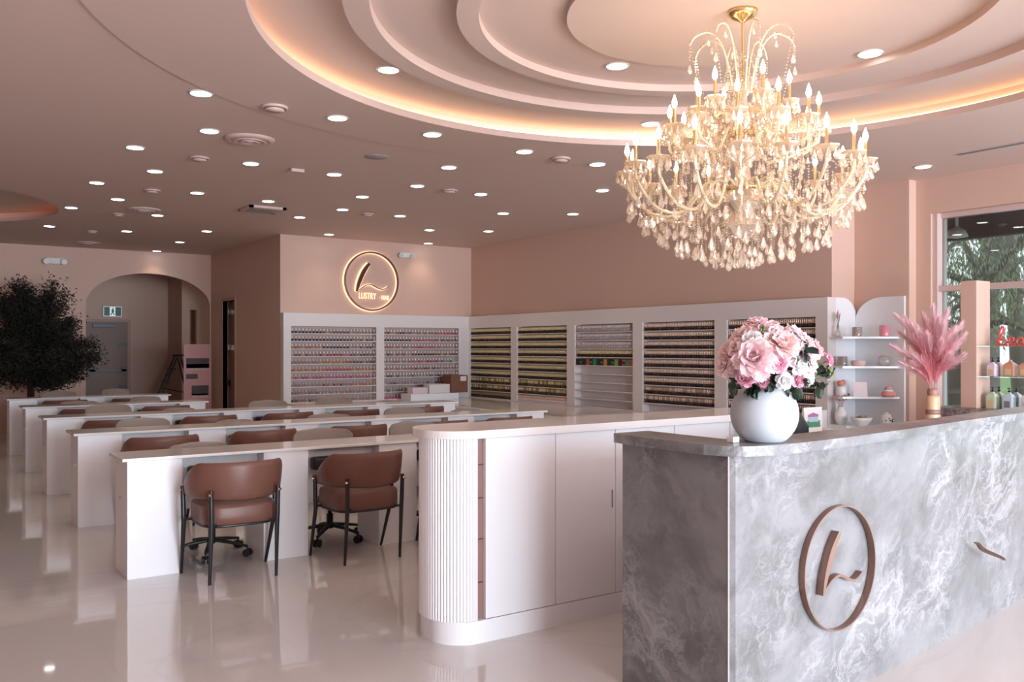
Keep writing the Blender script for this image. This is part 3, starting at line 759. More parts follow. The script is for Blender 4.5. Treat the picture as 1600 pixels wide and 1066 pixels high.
nm = {'box_black': 'black', 'box_red': 'red', 'box_teal': 'green-marked', 'box_amber': 'amber', 'box_green': 'lime'}
cnt = {}
for i, s in enumerate(seq):
    wd = (y1 - y0 - .02) / len(seq); y = y1 - .01 - (i + .5) * wd
    cnt[s] = cnt.get(s, 0) + 1
    b = MB().box(0, .06, -wd / 2 + .003, wd / 2 - .003, 0, .095, 0).box(-.001, 0, -wd / 2 + .012, wd / 2 - .012, .03, .06, 1)
    o = b.build('product_box', [s, 'box_black' if s != 'box_black' else 'box_teal'] if i % 3 == 1 else [s, s], None, 0, (FX + .02, y, ZS[4]))
    tag(o, 'small %s product box on the fifth shelf of the middle bay, %s from the left' % (nm[s], ORD[i]), 'box', 'product boxes on the fifth shelf')
# rose capped bottles in the two near bays
items = []
for bi in (3, 4):
    y1, y0 = BAYR[bi]; n = 45
    for ri, z in enumerate(ZS[:9]):
        for i in range(n):
            y = y1 - .012 - (i + .5) * (y1 - y0 - .024) / n
            px, py = to_px((FX, y, z + .05))
            hid = 1122 < px < 1268 and (505 < py < 700) and not (px < 1150 and py < 520)
            cap = 'cap_rose' if ri < 7 else ('cap_rose_dark' if rnd.random() < .6 else 'cap_rose')
            pal = 'dark' if rnd.random() < .7 else 'blacks'
            items.append((math.hypot(FX, y) + (10 if hid else 0) + (3 if ri > 6 else 0), (FX + .03, y, z), rnd.choice(PM[pal]), cap, 'rose-gold capped dark polish bottle on the %s shelf of the %s bay' % (ORD[ri], BAYN[bi]),
                          'rose-gold capped polish on %s shelf of %s bay' % (ORD[ri], BAYN[bi])))
rows_emit(items, 'gel', 300, 'remaining rose-gold capped polish bottles packed in the two nearest right wall bays', 'remaining rose-gold capped polish', 'rose_capped_polish_bottles')

# boxes on the wall counter by the corner
def place_box(name, pa, pb, Y, z, m, label, cat, deep=.25, extra=None):
    x0, x1 = at_y(pa, 620, Y).x, at_y(pb, 620, Y).x
    return x0, x1
x0, x1 = at_y(642, 630, 13.2).x, at_y(717, 630, 13.2).x
tag(MB().box(0, x1 - x0, 0, .36, 0, .115).build('low_white_cabinet_box', 'white_lacquer', None, .004, (x0, 13.2, .60)), 'long low white box lying on the counter in the corner', 'box')
x0, x1 = at_y(671, 615, 13.3).x, at_y(704, 615, 13.3).x
tag(MB().box(0, x1 - x0, 0, .22, 0, .15).build('white_carton', 'plastic_white', None, .004, (x0, 13.3, .716)), 'white carton standing on the long low white box', 'box')
x0, x1 = at_y(633, 624, 13.3).x, at_y(668, 624, 13.3).x
x0, x1 = at_y(645, 624, 13.3).x, at_y(670, 624, 13.3).x
tag(MB().box(0, x1 - x0 - .02, 0, .2, 0, .10).build('pink_tissue_box', 'peony_pale', None, .004, (x0, 13.3, .716)), 'pale pink flat box left of the white carton', 'box')
x0, x1 = at_y(705, 608, 13.25).x, at_y(731, 608, 13.25).x
t = thing('cardboard_box', 'brown cardboard box with a white sticker in the corner between displays', 'box', (x0, 13.25, .716))
MB().box(0, x1 - x0, 0, .3, 0, .30).build('carton_body', 'cardboard', t, .004)
MB().box((x1 - x0) * .55, (x1 - x0) * .9, -.0025, -.0005, .2, .28).build('sticker', 'plastic_white', t)

# ================================================================== ROUND SIGN ON THE BACK WALL
def ribbon(mb, pts2, widths, d0, d1, mi_face=0, mi_side=1):
    """pts2 in (u,v); extruded from depth d0 to d1 (depth -> -y)"""
    P = [Vector(p) for p in pts2]; n = len(P); L_, R_ = [], []
    for i in range(n):
        d_ = (P[min(i + 1, n - 1)] - P[max(i - 1, 0)]).normalized(); nn = Vector((-d_.y, d_.x))
        L_.append(P[i] + nn * widths[i] / 2); R_.append(P[i] - nn * widths[i] / 2)
    V = []
    for q in (d0, d1):
        V += [(p.x, -q, p.y) for p in L_] + [(p.x, -q, p.y) for p in R_]
    f_, s_ = [], []
    for i in range(n - 1):
        f_.append((2 * n + i, 2 * n + i + 1, 3 * n + i + 1, 3 * n + i)); f_.append((i, n + i, n + i + 1, i + 1))
        s_.append((i, i + 1, 2 * n + i + 1, 2 * n + i)); s_.append((n + i, 3 * n + i, 3 * n + i + 1, n + i + 1))
    s_ += [(0, 2 * n, 3 * n, n), (n - 1, 2 * n - 1, 4 * n - 1, 3 * n - 1)]
    mb.add(V, f_, mi_face); mb.add(V, s_, mi_side)
    return mb
def logo_ring(R, wd, d0, d1):
    n = 96; V = []; 
    for q in (d0, d1):
        for rr in (R, R - wd):
            V += [(rr * math.cos(2 * PI * i / n), -q, rr * math.sin(2 * PI * i / n)) for i in range(n)]
    f_, s_ = [], []
    for i in range(n):
        j = (i + 1) % n
        f_ += [(2 * n + i, 2 * n + j, 3 * n + j, 3 * n + i), (i, n + i, n + j, j)]
        s_ += [(i, j, 2 * n + j, 2 * n + i), (n + i, 3 * n + i, 3 * n + j, n + j)]
    mb = MB(); mb.add(V, f_, 0, False); mb.add(V, s_, 1, True); return mb
def L_stroke(s):
    c_ = smooth_path([(-.10 * s, .60 * s, 0), (-.30 * s, .32 * s, 0), (-.47 * s, -.05 * s, 0), (-.56 * s, -.36 * s, 0)], 6)
    n = len(c_); wds = [s * (.045 + .085 * math.sin(PI * min(1, (i / (n - 1)) * .9 + .12))) for i in range(n)]
    return [(p.x, p.y) for p in c_], wds
def swash(s):
    c_ = smooth_path([(-.46 * s, -.30 * s, 0), (-.25 * s, -.16 * s, 0), (-.02 * s, -.12 * s, 0), (.22 * s, -.22 * s, 0), (.42 * s, -.26 * s, 0), (.62 * s, -.16 * s, 0)], 6)
    n = len(c_); wds = [s * (.03 + .03 * math.sin(PI * i / (n - 1))) for i in range(n)]
    return [(p.x, p.y) for p in c_], wds
def text_mesh(name, body, size, depth, material, parent, loc, rot):
    cu = bpy.data.curves.new(name, 'FONT'); cu.body = body; cu.size = size; cu.extrude = depth; cu.resolution_u = 2
    tmp = bpy.data.objects.new(name + '_c', cu); col.objects.link(tmp)
    bpy.context.view_layer.update()
    me = bpy.data.meshes.new_from_object(tmp.evaluated_get(bpy.context.evaluated_depsgraph_get()))
    bpy.data.objects.remove(tmp); me.materials.clear(); me.materials.append(M[material])
    o = bpy.data.objects.new(name, me); col.objects.link(o); o.parent = parent; o.location = loc; o.rotation_euler = rot
    return o
mat('sign_dark', (.10, .04, .025), .3, .6)
sg = thing('round_wall_sign', 'backlit round gold logo sign with a large L on the back wall', 'sign', (6.53, YB, 2.625))
logo_ring(.505, .028, .05, .075).build('ring', ['rose_metal', 'sign_dark'], sg)
logo_ring(.520, .052, .012, .03).build('ring_light', ['sign_led', 'sign_led'], sg)
p_, w_ = L_stroke(.5); ribbon(MB(), p_, w_, .045, .08, 0, 1).build('letter_stroke', ['sign_dark', 'sign_dark'], sg)
ribbon(MB(), p_, [x * 1.5 + .02 for x in w_], .012, .03).build('stroke_light', ['sign_led', 'sign_led'], sg)
p_, w_ = swash(.5); ribbon(MB(), p_, [x * .55 for x in w_], .05, .07).build('swash', ['rose_metal', 'sign_dark'], sg)
ribbon(MB(), p_, [x + .008 for x in w_], .012, .03).build('swash_light', ['sign_led', 'sign_led'], sg)
text_mesh('lettering', 'LUSTRY', .150, .012, 'sign_led', sg, (-.235, -.04, -.30), (PI / 2, 0, 0)).scale = (.62, 1, 1)
text_mesh('lettering', '· NAIL', .115, .012, 'sign_led', sg, (.15, -.04, -.31), (PI / 2, 0, 0)).scale = (.62, 1, 1)

# ================================================================== MANICURE DESKS
GX = [(1.513, 2.063), (2.389, 2.949), (3.271, 3.83), (4.155, 4.715), (5.04, 5.60)]
YD = [6.11, 8.11, 10.08, 12.05, 14.08]
XE = [5.97, 5.97, 5.97, 3.28, 3.28]
for di in range(5):
    y, xe = YD[di], XE[di]
    t = thing('manicure_desk', 'long white manicure desk with knee openings, %s row from the front' % ORD[di], 'desk', (1.17, y, 0), 0, 'rows of white manicure desks')
    x_ = 1.17
    MB().box(-.035, xe - x_ + .035, -.03, .415, .765, .785).build('tabletop', 'white_top', t, .003)
    gaps = [g_ for g_ in GX if g_[1] < xe]
    edges = [1.17] + [q for g_ in gaps for q in g_] + [xe]
    for i in range(0, len(edges), 2):
        MB().box(edges[i] - x_, edges[i + 1] - x_, 0, .385, 0, .7645).build('pedestal', 'white_lacquer', t, .002)
    for (a, b_) in gaps:
        MB().box(a - x_ + .001, b_ - x_ - .001, .13, .15, .40, .7645).build('modesty_panel', 'white_lacquer', t)
        MB().box(a - x_ + .06, a - x_ + .27, .03, .129, .60, .695).build('hanging_case', 'black_plastic', t, .02)
    # small cable clips on the left end
    MB().box(-.006, -.001, .18, .23, .50, .515).build('cable_clip', 'chrome', t)

# ------------------------------------------------------------------ customer chairs
def make_chair():
    t = thing('brown_armchair', '', 'chair')
    # seat cushion: rounded front, curved back
    pts = []
    for i in range(40):
        a = 2 * PI * i / 40; c_, s_ = math.cos(a), math.sin(a)
        pts.append((.245 * math.copysign(abs(c_) ** .5, c_), .235 * math.copysign(abs(s_) ** .5, s_)))
    sm = MB()
    lay = [(.95, .362), (1, .375), (1.005, .42), (1, .472), (.975, .488), (.85, .496), (.5, .50), (.001, .501)]
    V = []; 
    for k, z in lay: V += [(x * k, y * k, z) for x, y in pts]
    n = 40
    sm.add(V, [(j * n + i, j * n + (i + 1) % n, (j + 1) * n + (i + 1) % n, (j + 1) * n + i) for j in range(len(lay) - 1) for i in range(n)], 0, True)
    sm.add(V, [tuple(range(n))[::-1]])
    sm.build('seat', 'brown_leather', t)
    MB().tube([(x * .96, y * .96, .362) for x, y in pts] + [(pts[0][0] * .96, pts[0][1] * .96, .362)], .010, 6).build('seat_frame', 'black_metal', t)
    # wrap-around backrest shell
    m = MB(); N = 44; TH = math.radians(118); sec = []
    for i in range(N + 1):
        th = -TH + 2 * TH * i / N
        u = abs(th) / TH
        q_ = min(1, max(0, (u - .46) / .50)); zt = .772 - .012 * u - .165 * q_ * q_ * (3 - 2 * q_); zb = .522 + .018 * u
        if u > .93: zt = min(zt, .60)
        rx, ry = .285, .262
        prof = []
        zm, hh = (zt + zb) / 2, max(.012, (zt - zb) / 2)
        for k in range(12):
            a = 2 * PI * k / 12
            off = .019 * math.copysign(abs(math.cos(a)) ** .8, math.cos(a)); dz = hh * math.copysign(abs(math.sin(a)) ** .55, math.sin(a))
            lean = (zm + dz - .52) * .10
            prof.append(((rx + off + lean) * math.sin(th), -(ry + off + lean) * math.cos(th), zm + dz))
        sec.append(prof)
    V = [p for s_ in sec for p in s_]
    m.add(V, [(j * 12 + k, j * 12 + (k + 1) % 12, (j + 1) * 12 + (k + 1) % 12, (j + 1) * 12 + k) for j in range(N) for k in range(12)], 0, True)
    m.add(V, [tuple(range(12))[::-1], tuple(range(N * 12, N * 12 + 12))])
    m.build('backrest', 'brown_leather', t)
    for sx in (-1, 1):
        for (fx, fy, ux, uy) in ((.215, -.225, .215, -.262), (.285, .19, .308, .06)):
            q = MB().tube([(sx * fx, fy, 0.001), (sx * ux * .98, uy * .97, .37), (sx * ux * .985, uy * .985, .42), (sx * ux, uy * 1.0, .60)], [.010, .0165, .0165, .015], 10, 0, True, .75)
            l = q.build('leg', 'black_metal', t)
            d_ = Vector((sx * ux, uy, 0)).normalized()
            p0 = Vector((sx * ux, uy, .575))
            MB().tube([p0 + d_ * .008, p0 + d_ * .020], [.010, .008], 10).build('bolt', 'brass', l)
        MB().tube([(sx * .19, .1, .372), (sx * .295, .10, .372)], .009, 6).build('brace', 'black_metal', t)
        MB().tube([(sx * .15, -.2, .372), (sx * .212, -.25, .372)], .009, 6).build('brace', 'black_metal', t)
    return t
# ------------------------------------------------------------------ technician chairs
def make_office(fab='grey_fabric'):
    t = thing('office_chair', '', 'chair')
    for k in range(5):
        a = 2 * PI * k / 5 + .35
        ex, ey = .27 * math.cos(a), .27 * math.sin(a)
        l = MB().tube([(.02 * math.cos(a), .02 * math.sin(a), .115), (.14 * math.cos(a), .14 * math.sin(a), .10), (ex, ey, .075)], [.024, .019, .014], 8, 0, True, .7).build('base_arm', 'black_plastic', t)
        tx, ty = -math.sin(a), math.cos(a)
        w_ = MB()
        for s_ in (-1, 1):
            w_.tube([(ex + tx * s_ * .008, ey + ty * s_ * .008, .029), (ex + tx * s_ * .026, ey + ty * s_ * .026, .029)], .028, 14)
        w_.tube([(ex, ey, .03), (ex, ey, .075)], .008, 6)
        w_.build('caster', 'black_plastic', l)
    MB().tube([(0, 0, .09), (0, 0, .20), (0, 0, .201), (0, 0, .385)], [.026, .026, .016, .016], 12).build('gas_column', 'black_metal', t)
    MB().box(-.09, .09, -.09, .12, .385, .405).build('seat_plate', 'black_metal', t, .005)
    pts = []
    for i in range(32):
        a = 2 * PI * i / 32; c_, s_ = math.cos(a), math.sin(a)
        pts.append((.225 * math.copysign(abs(c_) ** .55, c_), .215 * math.copysign(abs(s_) ** .55, s_)))
    sm = MB(); V = []; lay = [(.92, .405), (1, .42), (1, .46), (.95, .478), (.6, .487), (.001, .488)]
    for k, z in lay: V += [(x * k, y * k, z) for x, y in pts]
    n = 32
    sm.add(V, [(j * n + i, j * n + (i + 1) % n, (j + 1) * n + (i + 1) % n, (j + 1) * n + i) for j in range(len(lay) - 1) for i in range(n)], 0, True)
    sm.add(V, [tuple(range(n))[::-1]]); sm.build('seat', fab, t)
    MB().tube([(0, .10, .395), (0, .25, .43), (0, .285, .52), (0, .29, .62)], .016, 8, 0, True, .6).build('back_post', 'black_metal', t)
    # curved padded back with rounded corners and stitched flutes
    m = MB(); NU, NV = 20, 10; V = []
    for side in (0, 1):
        for j in range(NV + 1):
            v = j / NV
            for i in range(NU + 1):
                u = -1 + 2 * i / NU
                hw = .24 * (1 - .10 * ((v - .8) * 5) ** 3) if v > .8 else .24
                x = hw * u; z = .575 + .245 * v - (.022 * abs(u) ** 9 * v if v > .5 else 0) + .004 * math.cos(u * 5) * v
                y = .245 - .07 * u * u + .025 * v + (.0 if side == 0 else .035) + .004 * abs(math.sin(i * PI / 2)) * (1 if side else -1)
                V.append((x, y, z))
    o_ = (NU + 1) * (NV + 1)
    F_ = []
    for j in range(NV):
        for i in range(NU):
            a_ = j * (NU + 1) + i
            F_.append((a_, a_ + 1, a_ + NU + 2, a_ + NU + 1)); F_.append((o_ + a_ + 1, o_ + a_, o_ + a_ + NU + 1, o_ + a_ + NU + 2))
    for i in range(NU):
        F_.append((i + 1, i, o_ + i, o_ + i + 1)); a_ = NV * (NU + 1) + i; F_.append((a_, a_ + 1, o_ + a_ + 1, o_ + a_))
    for j in range(NV):
        a_ = j * (NU + 1); F_.append((a_, a_ + NU + 1, o_ + a_ + NU + 1, o_ + a_)); a_ += NU; F_.append((a_ + NU + 1, a_, o_ + a_, o_ + a_ + NU + 1))
    m.add(V, F_, 0, True); m.build('backrest', fab, t, .006)
    return t
ch = make_chair(); oc = make_office()
first_c = first_o = True
rn = random.Random(3)
for di in range(5):
    gaps = [g_ for g_ in GX if g_[1] < XE[di]]
    for gi, (a, b_) in enumerate(gaps):
        x = (a + b_) / 2
        o = ch if first_c else copy_tree(ch); first_c = False
        jx, jy, jr = (0, 0, 0) if di == 0 else (rn.uniform(-.03, .05), rn.uniform(-.04, .03), rn.uniform(-.06, .06))
        if di == 0 and gi == 1: jx, jr = .02, .04
        o.location = (x + jx + (.0), YD[di] - .20 + jy, 0); o.rotation_euler.z = jr
        tag(o, 'brown armchair at the %s station from left, %s desk row from the front' % (ORD[gi], ORD[di]), 'chair', 'brown customer armchairs at the desks')
        o = oc if first_o else copy_tree(oc); first_o = False
        k = (di * 7 + gi * 3)
        jy = [.44, .42, .46, .45, .43][k % 5]; jr = [0, .25, -.1, .45, -.3, .15, -.2][k % 7]
        if di == 0: jr = [.18, -.15, .1, 0, 0][gi]
        hz = [.965, 1.02, 1.05, .975, 1.03, .96][(k + gi) % 6]
        o.location = (x + .04 + rn.uniform(-.03, .05), YD[di] + .40 if di == 0 else YD[di] + jy - .02, 0); o.rotation_euler.z = jr; o.scale = (1, 1, hz)
        tag(o, 'grey office chair behind the %s station from left, %s desk row from the front' % (ORD[gi], ORD[di]), 'chair', 'grey technician chairs behind the desks')

# ================================================================== WHITE RECEPTION CABINET
wc = thing('white_reception_cabinet', 'white cabinet counter with rounded reeded end in front of the desks', 'counter', (2.4, 3.8, 0))
XA, XB_, YF, YK = 2.20, 4.80, 3.80, 4.22
def rounded(x0, x1, y0, y1, r, n=12):
    P = [(x1, y0), (x1, y1)]
    P += [(x0 + r + r * math.cos(a), y1 - r + r * math.sin(a)) for a in [PI / 2 + PI / 2 * i / n for i in range(n + 1)]]
    P += [(x0 + r + r * math.cos(a), y0 + r + r * math.sin(a)) for a in [PI + PI / 2 * i / n for i in range(n + 1)]]
    return P
rel(MB().prism(rounded(XA - .035, XB_, YF - .02, YK + .03, .21, 16), 1.04, 1.08), wc).build('countertop', 'white_top', wc, .006)
rel(MB().prism(rounded(XA + .01, XB_ - .02, YF, YK, .18, 16), 0, .115), wc).build('plinth', 'white_lacquer', wc, .002)
# reeded end: half-round reeds following the rounded outline up to the brown slot
xe = 2.395
rr = .19
path = [(xe - .018, YF + .004)]
L0 = XA + rr
out = []
def along(P, step):
    res = []; acc = 0; prev = P[0]; res.append(P[0])
    for q in P[1:]:
        seg = math.hypot(q[0] - prev[0], q[1] - prev[1])
        while acc + seg >= step:
            tt = (step - acc) / seg; prev = (prev[0] + (q[0] - prev[0]) * tt, prev[1] + (q[1] - prev[1]) * tt); res.append(prev)
            seg = math.hypot(q[0] - prev[0], q[1] - prev[1]); acc = 0
        acc += seg; prev = q
    return res
dense = [(xe - .02, YF + .008)] + [(XA + rr + rr * math.cos(a), YF + .008 + rr + rr * math.sin(a)) for a in [1.5 * PI - PI / 2 * i / 60 for i in range(61)]] + \
        [(XA + rr + rr * math.cos(a), YK - .008 - rr + rr * math.sin(a)) for a in [PI - PI / 2 * i / 60 for i in range(61)]] + [(3.0, YK - .008)]
rm = MB()
reeds = along(dense, .0165)
poly = [(xe - .012, YF + .01)]
N_ = len(reeds)
outp = []
for i in range(N_ - 1):
    p0, p1 = Vector(reeds[i]), Vector(reeds[i + 1]); d_ = (p1 - p0); nn = Vector((-d_.y, d_.x)).normalized()
    cen = Vector((XA + rr + .1, (YF + YK) / 2))
    if nn.dot(p0 - cen) < 0: nn = -nn
    for k in range(4):
        tt = k / 4; outp.append(p0 + d_ * tt + nn * (.0075 * math.sin(PI * tt)))
outp = [(p.x, p.y) for p in outp] + [(3.0, YK - .03), (xe - .012, YF + .06)]
rel(MB().prism([(xe - .012, YF + .003)] + outp, .1155, 1.0395), wc).build('reeded_panel', 'white_lacquer', wc)
rel(MB().box(xe - .012, 2.44, YF + .03, YF + .1, .1155, 1.0395), wc).build('slot_panel', 'slot_brown', wc)
for z in (.30, .52, .73, .90):
    rel(MB().box(xe - .010, 2.44, YF + .026, YF + .0299, z, z + .004), wc).build('slot_joint', 'sign_dark', wc)
for (a, b_) in ((2.433, 2.876), (2.880, 3.300), (3.304, 3.76), (3.764, 4.24), (4.244, 4.78)):
    rel(MB().box(a, b_, YF + .002, YF + .03, .118, 1.037), wc).build('door', 'white_lacquer', wc, .002)
rel(MB().box(3.0, 4.78, YF + .031, YK - .01, .1155, 1.0395), wc).build('carcass', 'white_lacquer', wc)
rel(MB().box(3.270, 3.276, YF - .004, YF + .0019, .60, .70), wc).build('handle', 'chrome', wc)

# ================================================================== MARBLE RECEPTION COUNTER
mc = thing('marble_reception_counter', 'large grey veined marble reception counter with bowed top in the right foreground', 'counter', (2.66, 2.36, 0))
out_ = [(2.583, 2.99), (2.572, 2.9), (2.568, 2.5), (2.578, 2.42), (2.61, 2.348), (2.68, 2.295), (2.83, 2.268), (3.14, 2.283), (3.4, 2.31), (3.95, 2.385), (4.7, 2.50), (5.4, 2.59), (6.6, 2.76)]
inn_ = [(6.6, 2.98), (4.9, 2.71), (4.35, 2.63), (3.38, 2.53), (2.95, 2.485), (2.85, 2.49), (2.80, 2.54), (2.79, 2.99)]
so = [(p.x, p.y) for p in smooth_path([(x, y, 0) for x, y in out_], 9)]
rel(MB().prism(so + inn_, 1.08, 1.12), mc).build('counter_top', 'grey_marble', mc, .006)
face = [(2.655, 2.352), (3.2, 2.368), (3.7, 2.405), (4.3, 2.485), (5.4, 2.635), (6.6, 2.80)]
inner = [(6.6, 2.94), (5.4, 2.77), (4.3, 2.61), (3.7, 2.53), (3.2, 2.49), (2.80, 2.475), (2.775, 2.50)]
rel(MB().prism([(2.633, 2.372)] + face + inner + [(2.775, 2.985), (2.633, 2.985)], 0.0, 1.0795), mc).build('front_panel', 'grey_marble', mc)
rel(MB().box(2.631, 2.634, 2.366, 2.3715, 0, 1.079), mc).build('corner_edge', 'unit_white', mc)
rel(MB().box(3.05, 6.0, 2.86, 3.30, .70, .74).box(5.9, 6.0, 2.9, 3.3, 0, .70), mc).build('inner_desk', 'white_top', mc)
lg = thing('counter_logo', 'rose gold ring logo with an L mounted on the marble counter front', 'sign', (3.315, 2.383, .552), math.radians(3.0))
logo_ring(.268, .006, .002, .036).build('ring', ['rose_side', 'rose_metal'], lg)
p_, w_ = L_stroke(.262); ribbon(MB(), p_, [x * .9 for x in w_], .004, .045).build('letter_stroke', ['rose_side', 'rose_metal'], lg)
p_, w_ = swash(.262); ribbon(MB(), p_, [x * .7 for x in w_], .004, .035).build('swash', ['rose_side', 'rose_metal'], lg)
q0, q1 = at_y(1519, 847, 2.475), at_y(1560, 874, 2.49)
pl = [(0, 0), (.03, -.012), (.085, -.050), (q1.x - q0.x - .03, q1.z - q0.z + .018), (q1.x - q0.x, q1.z - q0.z)]
sw = smooth_path([(x, y, 0) for x, y in pl], 5)
tag(ribbon(MB(), [(p.x, p.y) for p in sw], [.002 + .016 * math.sin(PI * i / (len(sw) - 1)) for i in range(len(sw))], .002, .018).build('metal_leaf_stroke', ['sign_dark', 'rose_metal'], None, 0, (q0.x, 2.47, q0.z)),
    'small slanted bronze sliver mounted on the marble right of the ring logo', 'sign')
mm = at_z(1149, 692, 1.12)
tag(MB().box(-.018, .018, -.018, .018, 0, .024).build('small_white_box', 'white_gloss', None, .003, (mm[0], mm[1] + .012, 1.1205)), 'tiny white box on the marble top left of the vase', 'box')

# black office chair behind the marble counter
bc = thing('black_office_chair', 'black high-back office chair standing behind the marble counter', 'chair', (4.29, 3.30, 0), -.5)
for k in range(5):
    a = 2 * PI * k / 5; l = MB().tube([(0, 0, .11), (.28 * math.cos(a), .28 * math.sin(a), .07)], [.025, .015], 8).build('base_arm', 'black_plastic', bc)
    MB().tube([(.28 * math.cos(a) - .02, .28 * math.sin(a), .03), (.28 * math.cos(a) + .02, .28 * math.sin(a), .03)], .029, 12).build('caster', 'black_plastic', l)
MB().tube([(0, 0, .1), (0, 0, .44)], .022, 10).build('gas_column', 'black_metal', bc)
MB().box(-.24, .24, -.24, .24, .44, .53).build('seat', 'black_plastic', bc, .03)
MB().tube([(0, .2, .46), (0, .30, .62)], .03, 8).build('back_post', 'black_metal', bc)
m = MB(); 
for i in range(13):
    pass
prof = [(-.17, .60), (-.18, .75), (-.17, 1.02), (-.11, 1.115), (0, 1.14), (.11, 1.115), (.17, 1.02), (.18, .75), (.17, .60)]
n = len(prof); V = [(x, .26 + .03 * (1 - (x / .25) ** 2), z) for x, z in prof] + [(x, .31 + .03 * (1 - (x / .25) ** 2), z) for x, z in prof]
m.add(V, [tuple(range(n)), tuple(range(n, 2 * n))[::-1]] + [(i, n + i, n + (i + 1) % n, (i + 1) % n) for i in range(n)]); m.build('backrest', 'black_plastic', bc, .015)

# low cabinet by the niche with the printed packet on it
t = thing('side_cabinet', 'plain white side cabinet behind the reception, hidden below the counter line', 'cabinet', (5.75, 4.35, 0))
MB().box(-.35, .35, -.22, .22, 0, .82).build('cabinet_body', 'white_lacquer', t, .004); MB().box(-.37, .37, -.24, .24, .82, .85).build('cabinet_top', 'white_top', t, .004)
pk = at_y(1272, 672, 4.22)
t = thing('printed_packet', 'white packet printed with a small house over blue and green, beside black chair', 'packet', (pk.x, 4.22, .851))
hh = at_y(1272, 637, 4.22).z - .851
MB().add([(-.10, 0, 0), (.10, 0, 0), (.10, .07, 0), (-.10, .07, 0), (-.095, .02, hh), (.12, .02, hh), (.12, .03, hh), (-.095, .03, hh)],
         [(0, 3, 2, 1), (4, 5, 6, 7), (0, 1, 5, 4), (1, 2, 6, 5), (2, 3, 7, 6), (3, 0, 4, 7)]).build('packet_body', 'white_gloss', t)
def fr(x0, x1, z0, z1, d): 
    sl = .02 / hh
    return [(x0, z0 * sl - d, z0), (x1, z0 * sl - d, z0), (x1, z1 * sl - d, z1), (x0, z1 * sl - d, z1)]
def flat(pts, name, m, parent): 
    mb = MB(); n = len(pts); back = [(p[0], p[1] + .0006, p[2]) for p in pts]
    mb.add(pts + back, [tuple(range(n)), tuple(range(n, 2 * n))[::-1]] + [(i, n + i, n + (i + 1) % n, (i + 1) % n) for i in range(n)]); return mb.build(name, m, parent)
flat(fr(-.07, .08, .25 * hh, .50 * hh, .0018), 'printed_lawn', 'bag_green', t)
flat(fr(-.05, .06, .45 * hh, .66 * hh, .0030), 'printed_sky', 'bag_blue', t)
a_ = fr(-.055, .065, .64 * hh, .72 * hh, .0042); mid = [(.005, .80 * .02 - .0042, .80 * hh)]
flat([a_[0], a_[1], a_[2], mid[0], a_[3]], 'printed_roof', 'bag_purple', t)

# ================================================================== VASE AND BOUQUET
VX, VY = 2.862, 2.385
vt = 3.58; VR = .1345; VZ = 1.121 + .115
prof = []
for i in range(25):
    a = -math.asin(.112 / VR) + (math.asin(.105 / VR) + math.asin(.112 / VR)) * i / 24
    prof.append((VR * math.cos(a), VZ + VR * math.sin(a) * 1.0))
zt = prof[-1][1]; rt = prof[-1][0]
P_ = [(.0001, prof[0][1])] + prof + [(rt - .008, zt + .001), (rt - .01, zt - .02), (.0001, zt - .03)]
vz0 = prof[0][1]
vs = MB().lathe([(r, z - vz0) for r, z in P_], n=48)
tag(vs.build('round_white_vase', 'white_ceramic', None, 0, (VX, VY, 1.1205)), 'round matt white vase on the marble counter holding pink and white flowers', 'vase')

def petal(mb, base, out_dir, up_dir, L_, W_, curl, cup, rg, mi=0):
    o_, u_ = Vector(out_dir).normalized(), Vector(up_dir).normalized(); s_ = o_.cross(u_).normalized()
    NU, NV = 5, 5; V = []
    ph = rg.uniform(0, 6)
    for j in range(NV + 1):
        v = j / NV
        ang = curl * v
        ctr = Vector(base) + (u_ * math.cos(ang) + o_ * math.sin(ang)) * L_ * v
        wd = W_ * (math.sin(PI * (.12 + .72 * v)) ** .7)
        nrm = (o_ * math.cos(ang) - u_ * math.sin(ang))
        for i in range(NU + 1):
            u = -1 + 2 * i / NU
            V.append(ctr + s_ * wd * u - nrm * cup * W_ * u * u * (1) + nrm * .10 * W_ * math.sin(u * 5 + ph) * v * v + (u_ * .06 * L_ * math.sin(u * 7 + ph) if j == NV else Vector((0, 0, 0))))
    mb.add(V, [(j * (NU + 1) + i, j * (NU + 1) + i + 1, (j + 1) * (NU + 1) + i + 1, (j + 1) * (NU + 1) + i) for j in range(NV) for i in range(NU)], mi, True)
